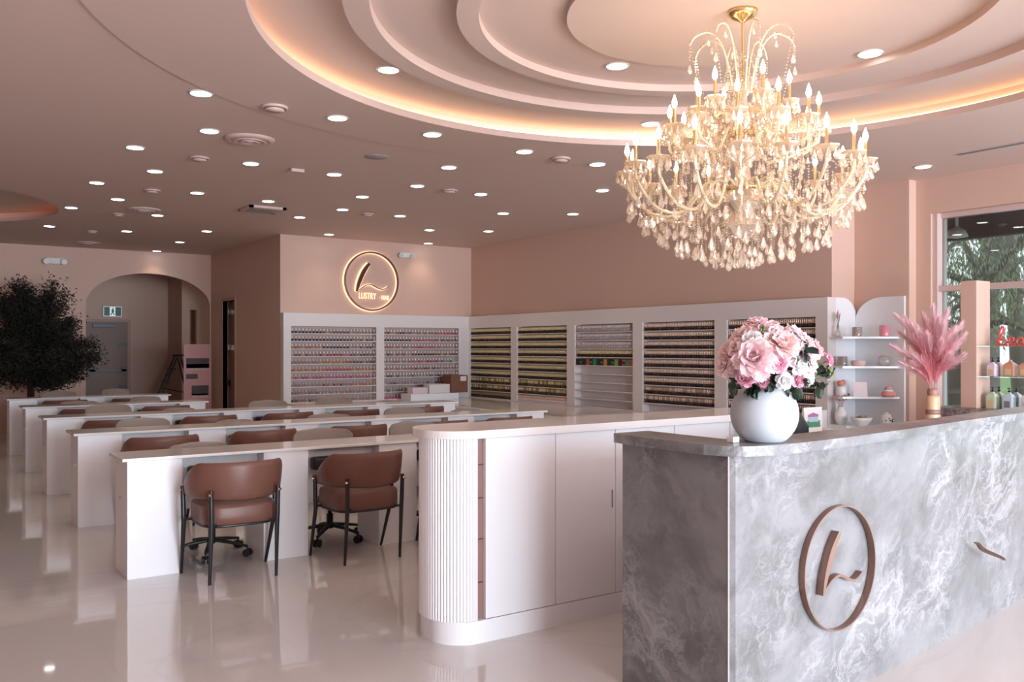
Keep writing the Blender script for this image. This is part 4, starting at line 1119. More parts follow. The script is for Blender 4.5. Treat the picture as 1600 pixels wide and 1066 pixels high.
def flower(name, label, cat, pos, direc, R, mname, kind, seed, group):
    rg = random.Random(seed); d_ = Vector(direc).normalized()
    t = thing(name, label, cat, pos, 0, group)
    Q = d_.to_track_quat('Z', 'Y').to_matrix()
    m = MB()
    if kind == 'peony': rings = [(4, .10, .55, .28, -.15), (6, .16, .75, .42, .05), (7, .24, .9, .50, .35), (8, .30, 1.05, .58, .75), (8, .34, 1.15, .62, 1.25)]
    else: rings = [(3, .06, .62, .30, -.35), (5, .14, .74, .40, -.2), (6, .24, .84, .50, .0), (6, .32, .90, .55, .35), (6, .36, .90, .55, .95)]
    for ri, (n, rb, L_, W_, curl) in enumerate(rings):
        for k in range(n):
            a = 2 * PI * (k + rg.uniform(-.2, .2)) / n + ri * .7
            od = Vector((math.cos(a), math.sin(a), 0)); tilt = .12 + .17 * ri + (rg.uniform(-.1, .1) if kind == 'peony' else 0)
            ud = (Vector((0, 0, 1)) * math.cos(tilt) + od * math.sin(tilt)); o2 = (od * math.cos(tilt) - Vector((0, 0, 1)) * math.sin(tilt))
            petal(m, od * rb * R * .8 + Vector((0, 0, -.55 * R)), o2, ud, L_ * R * rg.uniform(.88, 1.1), W_ * R, curl, .38, rg)
    m.sphere((0, 0, -.45 * R), .36 * R, 10)
    m.xform(Q.to_4x4()); m.build('bloom', mname, t)
    tgt = Vector((VX, VY, zt - .015)) + Vector((d_.x, d_.y, 0)) * .045 - Vector(pos)
    MB().tube([(d_ * (-.5 * R)), (d_ * (-.5 * R)) * .5 + tgt * .5, tgt], .0028, 6).build('stem', 'stem_green', t)
    sp = MB()
    for k in range(4):
        a = 2 * PI * k / 4; od = Vector((math.cos(a), math.sin(a), 0)); petal(sp, Vector((0, 0, -.62 * R)), od, Vector((od.x, od.y, .2)), R * .55, R * .2, -.6, .1, rg)
    sp.xform(Q.to_4x4()); sp.build('sepals', 'leaf_dark', t)
    return t
BC = Vector((VX + .01, VY, 1.37))
def fpos(px, py, rpx, depth):
    p = at_t(px, py, vt - depth); return p, (p - BC + Vector((-.01, -.02, 0))), rpx / F_PX * (vt - depth)
GRP = 'flowers in the white vase'
FL = [(1180, 500, 19, .02, 'peony', 'peony', 'pale pink peony at the very top left of the bouquet'),
      (1203, 507, 22, .05, 'peony', 'peony', 'pink peony at the top centre of the bouquet'),
      (1160, 521, 26, .06, 'peony_blush', 'peony', 'blush peony at the upper left of the bouquet'),
      (1172, 527, 18, .12, 'rose_white', 'peony', 'whitish peony between the two upper left blush ones'),
      (1224, 532, 29, .13, 'peony_blush', 'peony', 'large blush peony right of centre in the bouquet'),
      (1192, 533, 14, .12, 'peony', 'peony', 'small half-hidden pink peony at the centre of the bouquet'),
      (1176, 554, 33, .17, 'peony', 'peony', 'largest pink peony at front left centre of the bouquet'),
      (1200, 556, 22, .15, 'peony_pale', 'peony', 'pale peony touching the largest one on its right'),
      (1135, 549, 24, .06, 'peony_blush', 'peony', 'blush peony on the left side of the bouquet'),
      (1128, 570, 17, .07, 'peony', 'peony', 'pink peony at the far left edge of the bouquet'),
      (1148, 577, 15, .09, 'peony_pale', 'peony', 'pale lilac-pink peony drooping at the lower left'),
      (1247, 517, 20, .04, 'peony_pale', 'peony', 'pale peony at the upper right of the bouquet'),
      (1262, 530, 20, .05, 'peony_pale', 'peony', 'creamy pink peony on the right shoulder of the bouquet'),
      (1278, 540, 17, .00, 'peony', 'peony', 'small pink peony at the right edge below the shoulder'),
      (1268, 560, 24, .08, 'peony_pale', 'peony', 'pale peony low on the right side of the bouquet'),
      (1240, 548, 12, .10, 'peony', 'peony', 'small pink bloom tucked right of the large blush peony'),
      (1163, 590, 15, .14, 'rose_pink', 'rose', 'deep pink rose at the lower left above the vase rim'),
      (1191, 597, 11, .12, 'rose_pink', 'rose', 'small deep pink rose just above the vase left of centre'),
      (1217, 566, 15, .17, 'rose_pink', 'rose', 'deep pink rose at the front centre of the bouquet'),
      (1251, 594, 12, .10, 'rose_pink', 'rose', 'pink rose between the two lower white roses'),
      (1298, 562, 11, .00, 'rose_pink', 'rose', 'pink rose sticking out at the far right edge'),
      (1252, 570, 15, .14, 'rose_white', 'rose', 'white rose right of the front centre'),
      (1228, 595, 14, .15, 'rose_white', 'rose', 'lowest white rose resting on the vase rim'),
      (1269, 591, 12, .07, 'rose_white', 'rose', 'white rose at the lower right of the bouquet'),
      (1188, 581, 13, .16, 'peony_pale', 'peony', 'pale petal cluster hanging under the largest peony'),
      (1150, 540, 18, .10, 'peony', 'peony', 'pink peony filling between left side blooms'),
      (1212, 518, 18, .10, 'peony_pale', 'peony', 'pale peony behind the large blush one at the top')]
for i, (px, py, rp, dd, mn, kd, lab) in enumerate(FL):
    p, dr, R = fpos(px, py, rp, dd)
    flower('pink_peony' if kd == 'peony' else ('white_rose' if mn == 'rose_white' else 'pink_rose'), lab, 'flower', p, dr, R * (.80 if kd == 'peony' else .92), mn, kd, 100 + i, GRP)
# leaves and berries
LV = [(1142, 596, .06, 'lower left under the pink rose'), (1204, 600, .08, 'middle above the vase rim'), (1243, 602, .07, 'right of the lowest white rose'), (1281, 602, .02, 'lower right behind the white rose'),
      (1255, 550, .10, 'upper right between pale peonies'), (1212, 585, .08, 'dark centre below the front rose'), (1290, 590, .0, 'right edge beside the berries'), (1178, 604, .07, 'rim left of the middle')]
rg = random.Random(5)
for (px, py, dd, lab) in LV:
    p = at_t(px, py, vt - dd)
    t = thing('leaf_sprig', 'dark green leaf sprig in the bouquet, ' + lab, 'leaves', p, 0, 'leaf sprigs in the white vase')
    m = MB()
    for k in range(7):
        d_ = Vector((rg.uniform(-1, 1), rg.uniform(-1, .3), rg.uniform(-.6, .6))).normalized()
        petal(m, d_ * .006, d_.orthogonal(), d_, .055, .017, .5, .2, rg)
    m.build('leaves', 'leaf_dark', t)
    tgt = Vector((VX, VY, zt - .015)) - p
    MB().tube([(0, 0, 0), tgt * .5 + Vector((0, 0, .01)), tgt], .002, 5).build('stem', 'stem_green', t)
for (px, py, dd, lab) in ((1192, 517, .08, 'green berry sprig near the top of the bouquet'), (1296, 582, .02, 'green berry sprig at the right edge of the bouquet')):
    p = at_t(px, py, vt - dd); t = thing('berry_sprig', lab, 'leaves', p, 0, 'berry sprigs'); m = MB()
    for k in range(9): m.sphere((rg.uniform(-.022, .022), rg.uniform(-.01, .01), rg.uniform(-.018, .018)), .0055, 8)
    m.build('berries', 'leaf_olive', t); tgt = Vector((VX, VY, zt - .015)) - p
    MB().tube([(0, 0, 0), tgt * .5, tgt], .002, 5).build('stem', 'stem_green', t)

# ================================================================== CHANDELIER
CX, CY = 4.01, 3.50
cz = 3.4545
ct = thing('crystal_chandelier', 'large gold and crystal candle chandelier hanging from the ceiling dome', 'chandelier', (CX, CY, cz))
def z_(z): return z - cz
MB().lathe([(.0001, 0), (.085, 0), (.082, -.018), (.060, -.040), (.030, -.052), (.012, -.066), (.0001, -.066)], n=32, flute=.03).build('canopy', 'brass', ct)
MB().tube([(0, 0, -.06), (.004, 0, -.25), (-.003, 0, -.45)], .007, 8).build('chain_rod', 'brass', ct)
MB().lathe([(.0001, z_(3.02)), (.02, z_(3.02)), (.05, z_(2.99)), (.02, z_(2.95)), (.035, z_(2.90)), (.07, z_(2.84)), (.03, z_(2.77)), (.045, z_(2.70)), (.09, z_(2.62)), (.04, z_(2.55)), (.05, z_(2.47)),
            (.11, z_(2.40)), (.12, z_(2.34)), (.06, z_(2.29)), (.10, z_(2.24)), (.12, z_(2.20)), (.07, z_(2.15)), (.02, z_(2.12)), (.0001, z_(2.11))], n=20, smooth=False).build('glass_column', 'crystal', ct)
MB().lathe([(.0001, z_(2.43)), (.125, z_(2.43)), (.13, z_(2.415)), (.10, z_(2.40)), (.0001, z_(2.40))], n=24).build('arm_plate', 'brass', ct)
MB().lathe([(.0001, z_(2.75)), (.075, z_(2.75)), (.08, z_(2.735)), (.0001, z_(2.72))], n=24).build('arm_plate', 'brass', ct)
pend = []      # pendant positions (x,y,ztop,size)
beads = MB()
def bead(p, s=.0065):
    x, y, z = p; beads.add([(x, y, z + s), (x + s, y, z), (x, y + s, z), (x - s, y, z), (x, y - s, z), (x, y, z - s)],
                           [(0, 1, 2), (0, 2, 3), (0, 3, 4), (0, 4, 1), (5, 2, 1), (5, 3, 2), (5, 4, 3), (5, 1, 4)])
rg = random.Random(11)
def tier(N, R, zroot, zdip, zdish, ph, arm_r, dish_r, npend):
    tops = []
    for k in range(N):
        a = 2 * PI * (k + ph) / N; ca, sa = math.cos(a), math.sin(a)
        zd = z_(zdish) + rg.uniform(-.008, .008)
        prof = smooth_path([(.09, 0, z_(zroot)), (R * .33, 0, z_(zroot) + .035), (R * .55, 0, z_(zdip)), (R * .80, 0, z_(zdip) + .01), (R * .98, 0, zd - .10), (R, 0, zd - .02)], 5)
        pts = [(p.x * ca, p.x * sa, p.z) for p in prof]
        am = MB().tube(pts, arm_r, 7, 0, False).build('arm', 'arm_glass', ct)
        dx, dy = R * ca, R * sa
        MB().lathe([(.006, zd - .03), (.018, zd - .022), (dish_r * .6, zd - .012), (dish_r, zd + .006), (dish_r * 1.02, zd + .012), (dish_r * .55, zd - .002), (.006, zd)], (dx, dy, 0), 14, 0, False, .12).build('drip_dish', 'crystal', ct)
        cd = MB().tube([(dx, dy, zd), (dx, dy, zd + .012), (dx, dy, zd + .013), (dx, dy, zd + .105)], [.014, .014, .0095, .0095], 10).build('candle', 'candle_gold', ct)
        bl = MB().lathe([(.004, 0), (.0125, .014), (.0155, .030), (.011, .052), (.004, .070), (.0008, .080)], (dx, dy, zd + .105), 12).build('bulb', 'bulb_glow', cd)
        for q in range(npend):
            aa = 2 * PI * q / npend + k
            pend.append((dx + dish_r * math.cos(aa), dy + dish_r * math.sin(aa), zd - .004, rg.uniform(.8, 1.1), 1))
        tops.append((dx, dy, zd))
        for p in prof[3:-3:3]:
            x, y = p.x * ca, p.x * sa
            for q in range(3): bead((x, y, p.z - .014 - .012 * q), .006)
            pend.append((x, y, p.z - .045, rg.uniform(.6, .9), 1))
    for k in range(N):     # bead swags between neighbouring dishes and from dish to column
        A_, B_ = tops[k], tops[(k + 1) % N]
        for j in range(13):
            t_ = j / 12; s_ = 4 * t_ * (1 - t_) * .07
            bead((A_[0] + (B_[0] - A_[0]) * t_, A_[1] + (B_[1] - A_[1]) * t_, A_[2] - .01 - s_), .0065)
        for j in range(18):
            t_ = j / 17; s_ = 4 * t_ * (1 - t_) * .05
            bead((A_[0] * (1 - t_) + A_[0] * .12 * t_, A_[1] * (1 - t_) + A_[1] * .12 * t_, A_[2] * (1 - t_) + (z_(zroot) + .32) * t_ - s_), .0065)
tier(18, .665, 2.41, 2.28, 2.525, .0, .0095, .060, 9)
tier(12, .42, 2.72, 2.62, 2.765, .25, .0085, .056, 9)
tier(6, .26, 2.86, 2.82, 2.905, .1, .008, .052, 9)
# crown of curved bead sprays at the top
for k in range(8):
    a = 2 * PI * (k + .3) / 8; ca, sa = math.cos(a), math.sin(a)
    pr = smooth_path([(.05, 0, z_(2.98)), (.085, 0, z_(3.14)), (.13, 0, z_(3.27)), (.20, 0, z_(3.325)), (.275, 0, z_(3.30)), (.31, 0, z_(3.25))], 6)
    MB().tube([(p.x * ca, p.x * sa, p.z) for p in pr], .0045, 6, 0, False).build('crown_spray', 'arm_glass', ct)
    for p in pr[::2]: bead((p.x * ca, p.x * sa, p.z + .008), .006)
    for q in range(6): bead((.31 * ca, .31 * sa, z_(3.245) - .016 * q), .0065)
    pend.append((.31 * ca, .31 * sa, z_(3.14), 1.0, 1))
    pend.append((.20 * ca, .20 * sa, z_(3.29), .8, 1))
    for q in range(22):
        t_ = q / 21; bead((.31 * ca * (1 - t_) + .22 * ca * t_, .31 * sa * (1 - t_) + .22 * sa * t_, z_(3.25) * (1 - t_) + z_(2.86) * t_), .0055)
    for q in range(26):
        t_ = q / 25; bead(((.06 + .05 * math.sin(PI * t_)) * math.cos(a + .4), (.06 + .05 * math.sin(PI * t_)) * math.sin(a + .4), z_(3.2) * (1 - t_) + z_(2.80) * t_), .006)
# dense crystal clusters through the body of the chandelier
for k in range(260):
    a = rg.uniform(0, 2 * PI); zz = rg.uniform(2.30, 2.92); rmax = .60 if zz < 2.5 else (.40 if zz < 2.72 else .24)
    R = rmax * math.sqrt(rg.random()); x, y = R * math.cos(a), R * math.sin(a)
    for q in range(rg.randrange(3, 9)): bead((x, y, z_(zz) + .016 * q), .0075)
    pend.append((x, y, z_(zz), rg.uniform(.7, 1.15), 1))
# hanging fringe under the body : rings of bead strings ending in big drops
for (N, R, zt_, zb_) in ((36, .655, 2.44, 2.33), (34, .57, 2.36, 2.25), (30, .475, 2.33, 2.165), (26, .375, 2.32, 2.115), (20, .275, 2.31, 2.075), (14, .175, 2.26, 2.05), (7, .085, 2.2, 2.04)):
    for k in range(N):
        a = 2 * PI * (k + rg.random() * .3) / N; x, y = R * math.cos(a), R * math.sin(a); zb = z_(zb_) + rg.uniform(-.02, .025)
        nb = max(3, int((z_(zt_) - zb) / .0145))
        for j in range(nb): bead((x, y, z_(zt_) - j * .0145), .0068)
        pend.append((x, y, zb, rg.uniform(1.0, 1.45), 0))
pend.append((0, 0, z_(2.075), 1.7, 0))
beads.build('bead_strings', 'crystal', ct)['kind'] = 'stuff'
def drop(mb, x, y, z, s, rot):
    L_, W_ = .058 * s, .0165 * s; n = 6; V = [(x, y, z)]
    for (rr_, zz) in ((.30, .12), (.75, .48), (1.0, .70), (.62, .90)):
        for i in range(n):
            a = rot + 2 * PI * i / n; V.append((x + rr_ * W_ * math.cos(a), y + rr_ * W_ * math.sin(a) * .7, z - zz * L_))
    V.append((x, y, z - L_)); F_ = []
    for i in range(n): F_.append((0, 1 + i, 1 + (i + 1) % n))
    for j in range(3):
        for i in range(n): F_.append((1 + j * n + i, 1 + (j + 1) * n + i, 1 + (j + 1) * n + (i + 1) % n, 1 + j * n + (i + 1) % n))
    for i in range(n): F_.append((1 + 3 * n + i, len(V) - 1, 1 + 3 * n + (i + 1) % n))
    mb.add(V, F_)
pend.sort(key=lambda p: -(p[3] * (2 if p[4] == 0 else 1) - .3 * (p[0] * CS + p[1] * CC)))
for p in pend[:100]:
    m = MB(); drop(m, p[0], p[1], p[2], p[3], rg.random()); m.build('crystal_pendant', 'crystal_dim' if p[4] == 0 else 'crystal', ct)
m = MB(); m2 = MB()
for p in pend[100:]: drop(m, p[0], p[1], p[2], p[3], rg.random())
m.build('crystal_pendants', 'crystal', ct)['kind'] = 'stuff'

# ================================================================== CORNER NICHE CABINET
nc = thing('corner_shelf_unit', 'white corner shelf unit with two quarter arches beside the polish display', 'shelf', (8.7, 6.0, 0))
ZT = 2.06
def quarter_panel(x0, x1, mirror, fn):
    """u from corner(0) to outer(1): arch rises away from the corner"""
    n = 20; prof = [(0, .62)]
    zc = 1.80
    for i in range(n + 1):
        a = PI / 2 * i / n; prof.append((x1 * (1 - math.cos(a)), zc + (ZT - zc) * math.sin(a)))
    prof += [(x0, ZT), (x0, .62)]
    return prof
p1 = quarter_panel(.54, .26, False, None)   # left panel on the return wall, from the corner towards -x
V = [(XN - u, YN - .03, z) for u, z in p1] + [(XN - u, YN - .002, z) for u, z in p1]; n = len(p1)
m = MB(); m.add(V, [tuple(range(n))[::-1], tuple(range(n, 2 * n))] + [(i, (i + 1) % n, n + (i + 1) % n, n + i) for i in range(n)])
rel(m, nc).build('arched_back_panel', 'white_lacquer', nc)
p2 = quarter_panel(.60, .34, False, None)
V = [(XN - .03, YN - .031 - u, z) for u, z in p2] + [(XN - .002, YN - .031 - u, z) for u, z in p2]; n = len(p2)
m = MB(); m.add(V, [tuple(range(n)), tuple(range(n, 2 * n))[::-1]] + [(i, n + i, n + (i + 1) % n, (i + 1) % n) for i in range(n)])
rel(m, nc).build('arched_back_panel', 'white_lacquer', nc)
shz = [1.618, 1.295, .962]
for z in shz:
    rel(MB().prism([(8.43, 6.148), (8.42, 5.95), (8.50, 5.885), (8.90, 5.60), (8.938, 5.60), (8.938, 6.148)], z - .022, z), nc).build('shelf', 'white_gloss', nc, .003)
rel(MB().prism([(8.43, 6.148), (8.42, 5.9), (8.90, 5.56), (8.938, 5.56), (8.938, 6.148)], 0, .65), nc).build('base_cabinet', 'white_lacquer', nc)
def on_shelf(px, t): 
    p = at_t(px, 543, t); return p.x, p.y
ZB = .6505
def put(name, px, t, z, builder, label, cat):
    x, y = on_shelf(px, t); o = thing(name, label, cat, (x, y, z)); builder(o); return o
def b_protea(o):
    MB().lathe([(.0001, 0), (.028, 0), (.030, .04), (.014, .08), (.016, .12), (.012, .12), (.010, .08), (.0001, .02)], n=16).build('bottle_vase', 'jar_glass', o)
def b_protea_fl(o):
    g = random.Random(2); m = MB(); f = MB()
    for k in range(7):
        d_ = Vector((g.uniform(-.5, .5), g.uniform(-.2, .2), 1)).normalized(); m.tube([(0, 0, .0), d_ * .15], .002, 5)
        for q in range(3): f.leaf(d_ * (.10 + .03 * q), Vector((.008, 0, 0)), d_ * .02)
    m.build('stalks', 'stem_green', o); f.build('dried_leaves', 'tray_brown', o)
    MB().lathe([(.002, .10), (.014, .13), (.012, .17), (.002, .21)], n=8).build('protea_head', 'rose_pink', o)
o = put('bud_vase', 1309, 9.78, shz[0], b_protea, 'small clear bud vase on the top niche shelf holding dried protea', 'vase')
put('dried_protea_bunch', 1309, 9.78, shz[0] + .09, b_protea_fl, 'dried protea bunch with pink head on the top niche shelf', 'dried flowers')
def b_cup(m_): 
    def f(o): MB().lathe([(.0001, 0), (.05, 0), (.053, .01), (.053, .105), (.048, .105), (.047, .012), (.0001, .012)], n=24).build('cup', m_, o)
    return f
def b_candle(o):
    MB().lathe([(.0001, 0), (.05, 0), (.053, .01), (.053, .125), (.048, .125), (.047, .10), (.0001, .10)], n=24).build('glass_cup', 'pink_glass', o)
put('glass_tumbler', 1339, 9.72, shz[0], b_cup('jar_glass'), 'clear glass tumbler in the middle of the top niche shelf', 'glass')
put('pink_candle_cup', 1382, 9.7, shz[0], b_candle, 'pink candle cup at the right of the top niche shelf', 'candle')
def b_bowl(o): MB().lathe([(.0001, 0), (.06, 0), (.078, .03), (.075, .062), (.068, .062), (.07, .03), (.0001, .012)], n=24).build('bowl', 'peony_blush', o)
def b_jar(o):
    MB().lathe([(.0001, 0), (.055, 0), (.075, .03), (.072, .09), (.045, .115), (.0001, .12)], n=24).build('jar', 'jar_glass', o)
    MB().sphere((0, 0, .125), .01, 8).build('lid_knob', 'brass', o)
put('pink_bowl', 1341, 9.72, shz[1], b_bowl, 'low pink bowl on the second niche shelf', 'bowl')
put('round_glass_jar', 1382, 9.7, shz[1], b_jar, 'round clear lidded jar at the right of the second niche shelf', 'jar')
put('glass_tumbler', 1316, 9.79, shz[1], b_cup('jar_glass'), 'faint clear tumbler at the left end of the second niche shelf', 'glass')
def b_pv(o):
    MB().lathe([(.0001, 0), (.045, 0), (.062, .04), (.055, .10), (.04, .115), (.035, .115), (.0001, .05)], n=20).build('vase', 'white_gloss', o)
def b_pvf(o):
    g = random.Random(4); m = MB()
    for k in range(6):
        m.sphere((g.uniform(-.065, .065), g.uniform(-.03, .03), .03 + g.uniform(-.01, .012)), .03, 8)
    m.build('blossoms', 'coral', o); MB().tube([(0, 0, -.03), (0, 0, .03)], .004, 5).build('stalks', 'stem_green', o)
put('small_white_vase', 1315, 9.79, shz[2], b_pv, 'small white vase with coral flowers on the third niche shelf', 'vase')
put('coral_flower_bunch', 1315, 9.79, shz[2] + .115, b_pvf, 'flat coral flower bunch on the third niche shelf', 'flowers')
def b_card(o): MB().box(-.078, .078, -.006, .006, 0, .16, 0, Matrix.Rotation(-.6, 3, 'Z') @ Matrix.Rotation(-.12, 3, 'X')).build('card_panel', 'peony_pale', o)
put('white_canvas_card', 1344, 9.66, shz[2] + .001, b_card, 'blank pale square card leaning on the third niche shelf', 'card')
def b_mac(o):
    MB().lathe([(.0001, 0), (.06, 0), (.075, .02), (.075, .045), (.055, .06), (.0001, .06)], n=24).build('jar_body', 'coral', o)
    MB().lathe([(.0001, .06), (.055, .06), (.05, .078), (.0001, .078)], n=24).build('cream_band', 'white_gloss', o)
    MB().lathe([(.0001, .078), (.042, .078), (.036, .105), (.012, .12), (.0001, .125)], n=20).build('lid', 'rose_pink', o)
put('pink_stacked_jar', 1388, 9.62, shz[2], b_mac, 'coral stacked jar with rose lid at the right of the third niche shelf', 'jar')
def b_wv(h):
    def f(o): MB().lathe([(.0001, 0), (.045, 0), (.068, h * .35), (.062, h * .7), (.035, h * .9), (.04, h), (.033, h), (.03, h * .88), (.0001, h * .5)], n=24).build('vase', 'white_gloss', o)
    return f
def b_dry(o):
    g = random.Random(6); m = MB(); f = MB()
    for k in range(26):
        d_ = Vector((g.uniform(-1, .9), g.uniform(-.4, .4), g.uniform(.5, 1.1))); m.tube([(0, 0, -.05), d_ * .06, d_ * .12], .0014, 4); f.sphere(d_ * .12, g.uniform(.007, .013), 6)
    m.build('stalks', 'stem_pale', o); f.build('dried_blossoms', 'tray_brown' , o)
put('white_vase', 1314, 9.74, ZB, b_wv(.20), 'white vase holding small dried blossoms at the bottom of the niche', 'vase')
put('dried_blossom_bunch', 1314, 9.74, ZB + .20, b_dry, 'airy bunch of small dried blossoms in the niche white vase', 'dried flowers')
tag(MB().box(-.05, .05, -.05, .05, 0, .21).build('tall_white_box', 'white_gloss', None, .004, (8.33, 6.165, .6005)), 'plain white upright box at the right end of the polish counter', 'box')
def b_wb(o):
    MB().lathe([(.0001, 0), (.05, 0), (.06, .01), (.105, .07), (.115, .10), (.108, .10), (.095, .07), (.0001, .03)], n=28).build('bowl', 'white_gloss', o)
    g = random.Random(8); m = MB()
    for k in range(8): m.sphere((g.uniform(-.05, .05), g.uniform(-.04, .04), .10 + g.uniform(-.01, .012)), .016, 6)
    m.build('pebbles', 'tray_brown', o)
put('white_footed_bowl', 1346, 9.5, ZB, b_wb, 'wide white bowl with brown pebbles at the bottom of the niche', 'bowl')
def b_dj(o):
    m = MB().lathe([(.0001, 0), (.055, 0), (.06, .02), (.06, .075), (.05, .12), (.025, .15), (.0001, .155)], n=24); m.build('jar', 'white_gloss', o)
    g = random.Random(9); q = MB()
    for k in range(46):
        a = g.uniform(0, 2 * PI); z = g.uniform(.01, .145); r = .0605 if z < .075 else .0605 - (z - .075) * .48
        q.sphere((r * math.cos(a), r * math.sin(a), z), g.uniform(.005, .010), 6)
    q.build('black_pattern', 'black_plastic', o)
put('black_and_white_jar', 1385, 9.5, ZB, b_dj, 'domed white jar with black pattern at the bottom right of the niche', 'jar')
tag(MB().box(-.09, .09, -.14, .14, 0, .055).build('brown_tray', 'tray_brown', None, .004, (7.45, 4.86, .70)), 'small brown wooden tray left of the gold vase', 'tray')

# ================================================================== DISPLAY COUNTER BY THE WINDOW, COLUMN, GLASS SHELVES
dk = thing('window_counter', 'low brown marble counter standing along the side window', 'counter', (8.4, 3.6, 0))
rel(MB().box(8.0, 8.75, 2.4, 4.72, .868, .938), dk).build('marble_slab', 'brown_marble', dk, .004)
rel(MB().box(8.12, 8.7, 2.45, 4.66, 0, .8678), dk).build('counter_body', 'slot_brown', dk)
def pcolumn(y0, y1, lab):
    t = thing('pink_display_column', lab, 'column', (8.25, (y0 + y1) / 2, .938))
    h2 = (y1 - y0) / 2
    MB().box(-.12, .12, -h2, h2, .0005, 1.18).build('column_body', 'wall_paint', t, .003)
    return t
pcolumn(4.33, 4.48, 'square pink display column standing on the window counter'); pcolumn(2.62, 2.77, 'pink display column beyond the picture edge holding the glass shelf ends')
for z, l in ((1.506, 'upper clear glass shelf fixed to the pink column'), (1.228, 'lower clear glass shelf fixed to the pink column')):
    tag(MB().box(8.14, 8.36, 2.771, 4.329, 0, .008).build('glass_shelf', 'shelf_glass', None, 0, (0, 0, z)), l, 'shelf', 'glass shelves by the window')
# script lettering on the upper glass shelf
ls = thing('beauty_lettering', 'red cursive beauty lettering standing on the upper glass shelf', 'sign', (8.25, 4.22, 1.514))
def stroke(mb, pts, r=.0085):
    P = smooth_path([(0, -u, v) for u, v in pts], 6); mb.tube(P, r, 7)
H = .15
letters = [('b', 0, [(0, .02), (.04, .07), (.075, .15), (.06, .172), (.04, .13), (.03, .05), (.05, .012), (.085, .015), (.095, .045), (.07, .065), (.045, .05)]),
           ('e', .10, [(-.01, .045), (.02, .03), (.055, .045), (.06, .07), (.035, .075), (.02, .045), (.035, .012), (.075, .02)]),
           ('a', .185, [(.055, .06), (.03, .075), (.005, .05), (.01, .018), (.04, .015), (.06, .06), (.058, .03), (.07, .012), (.09, .02)]),
           ('u', .275, [(0, .07), (.0, .03), (.02, .012), (.045, .03), (.055, .07), (.055, .03), (.07, .012), (.09, .02)]),
           ('t', .37, [(.03, .13), (.02, .06), (.025, .02), (.045, .012), (.07, .02)]),
           ('y', .445, [(0, .07), (.005, .03), (.025, .02), (.05, .04), (.058, .072), (.05, .02), (.04, .011), (.02, .012)])]
for l, off, pts in letters:
    m = MB(); stroke(m, [(u + off, v) for u, v in pts])
    if l == 't': stroke(m, [(off - .005, .09), (off + .06, .095)])
    m.build('letter_' + {'b': 'b', 'e': 'e', 'a': 'a', 'u': 'u', 't': 't', 'y': 'y'}[l], 'red_script', ls)
MB().box(-.008, .008, -.54, .0, 0.0002, .010).build('lettering_base', 'red_script', ls)

def pump_bottle(x, y, z, liquid, label, h=.13, w=.036, pump=True, glabel='label_gold'):
    t = thing('pump_bottle' if pump else 'square_bottle', label, 'bottle', (x, y, z), 0, 'toiletry bottles by the window')
    m = MB(); P = [(-w, -w), (w, -w), (w, w), (-w, w)]
    lay = [(1, 0), (1, h * .72), (.72, h * .86), (.30, h * .95), (.30, h)]
    V = []
    for k, zz in lay: V += [(a * k, b_ * k, zz) for a, b_ in P]
    m.add(V, [(j * 4 + i, j * 4 + (i + 1) % 4, (j + 1) * 4 + (i + 1) % 4, (j + 1) * 4 + i) for j in range(len(lay) - 1) for i in range(4)] + [(3, 2, 1, 0), (16, 17, 18, 19)])
    m.build('bottle_body', liquid, t, .004)
    if pump:
        pm = MB().lathe([(.0001, h), (.012, h), (.012, h + .014), (.004, h + .016), (.004, h + .032), (.0001, h + .033)], n=12)
        pm.tube([(0.005, 0, h + .034), (-.03, 0, h + .036)], .005, 6).sphere((0, 0, h + .036), .009, 8); pm.build('pump_head', 'black_plastic', t)
    else:
        MB().lathe([(.0001, h), (.014, h), (.014, h + .01), (.0001, h + .012)], n=12).build('cap', liquid, t)
    MB().box(-w - .0015, -w - .0004, -w * .6, w * .6, h * .12, h * .5).build('label_patch', glabel, t)
yb = lambda px, X: at_x(px, 580, X).y
pump_bottle(8.20, yb(1551, 8.2), 1.2362, 'lilac_liquid', 'lilac pump bottle on the lower glass shelf, nearer the pink column')
pump_bottle(8.30, yb(1560, 8.3), 1.2362, 'lilac_liquid', 'lilac pump bottle on the lower glass shelf, behind its twin')
pump_bottle(8.22, yb(1579, 8.22), 1.2362, 'amber_liquid', 'square amber bottle without pump on the lower glass shelf', .14, .047, False)
pump_bottle(8.22, yb(1604, 8.22), 1.2362, 'amber_liquid', 'second amber bottle cut by the right picture edge', .14, .047, False)
pump_bottle(8.22, yb(1551, 8.22), .9385, 'green_liquid', 'pale green pump bottle on the window counter beside the pink column', .155, .042)
pump_bottle(8.33, yb(1561, 8.33), .9385, 'green_liquid', 'pale green pump bottle on the window counter behind its twin', .155, .042)
pump_bottle(8.22, yb(1577, 8.22), .9385, 'blue_liquid', 'pale blue pump bottle on the window counter, nearer the room', .155, .042, True, 'grille_grey')
pump_bottle(8.33, yb(1588, 8.33), .9385, 'blue_liquid', 'pale blue pump bottle on the window counter behind its twin', .155, .042, True, 'grille_grey')
pump_bottle(8.22, yb(1606, 8.22), .9385, 'lilac_liquid', 'lilac pump bottle on the window counter at the right picture edge', .155, .042)

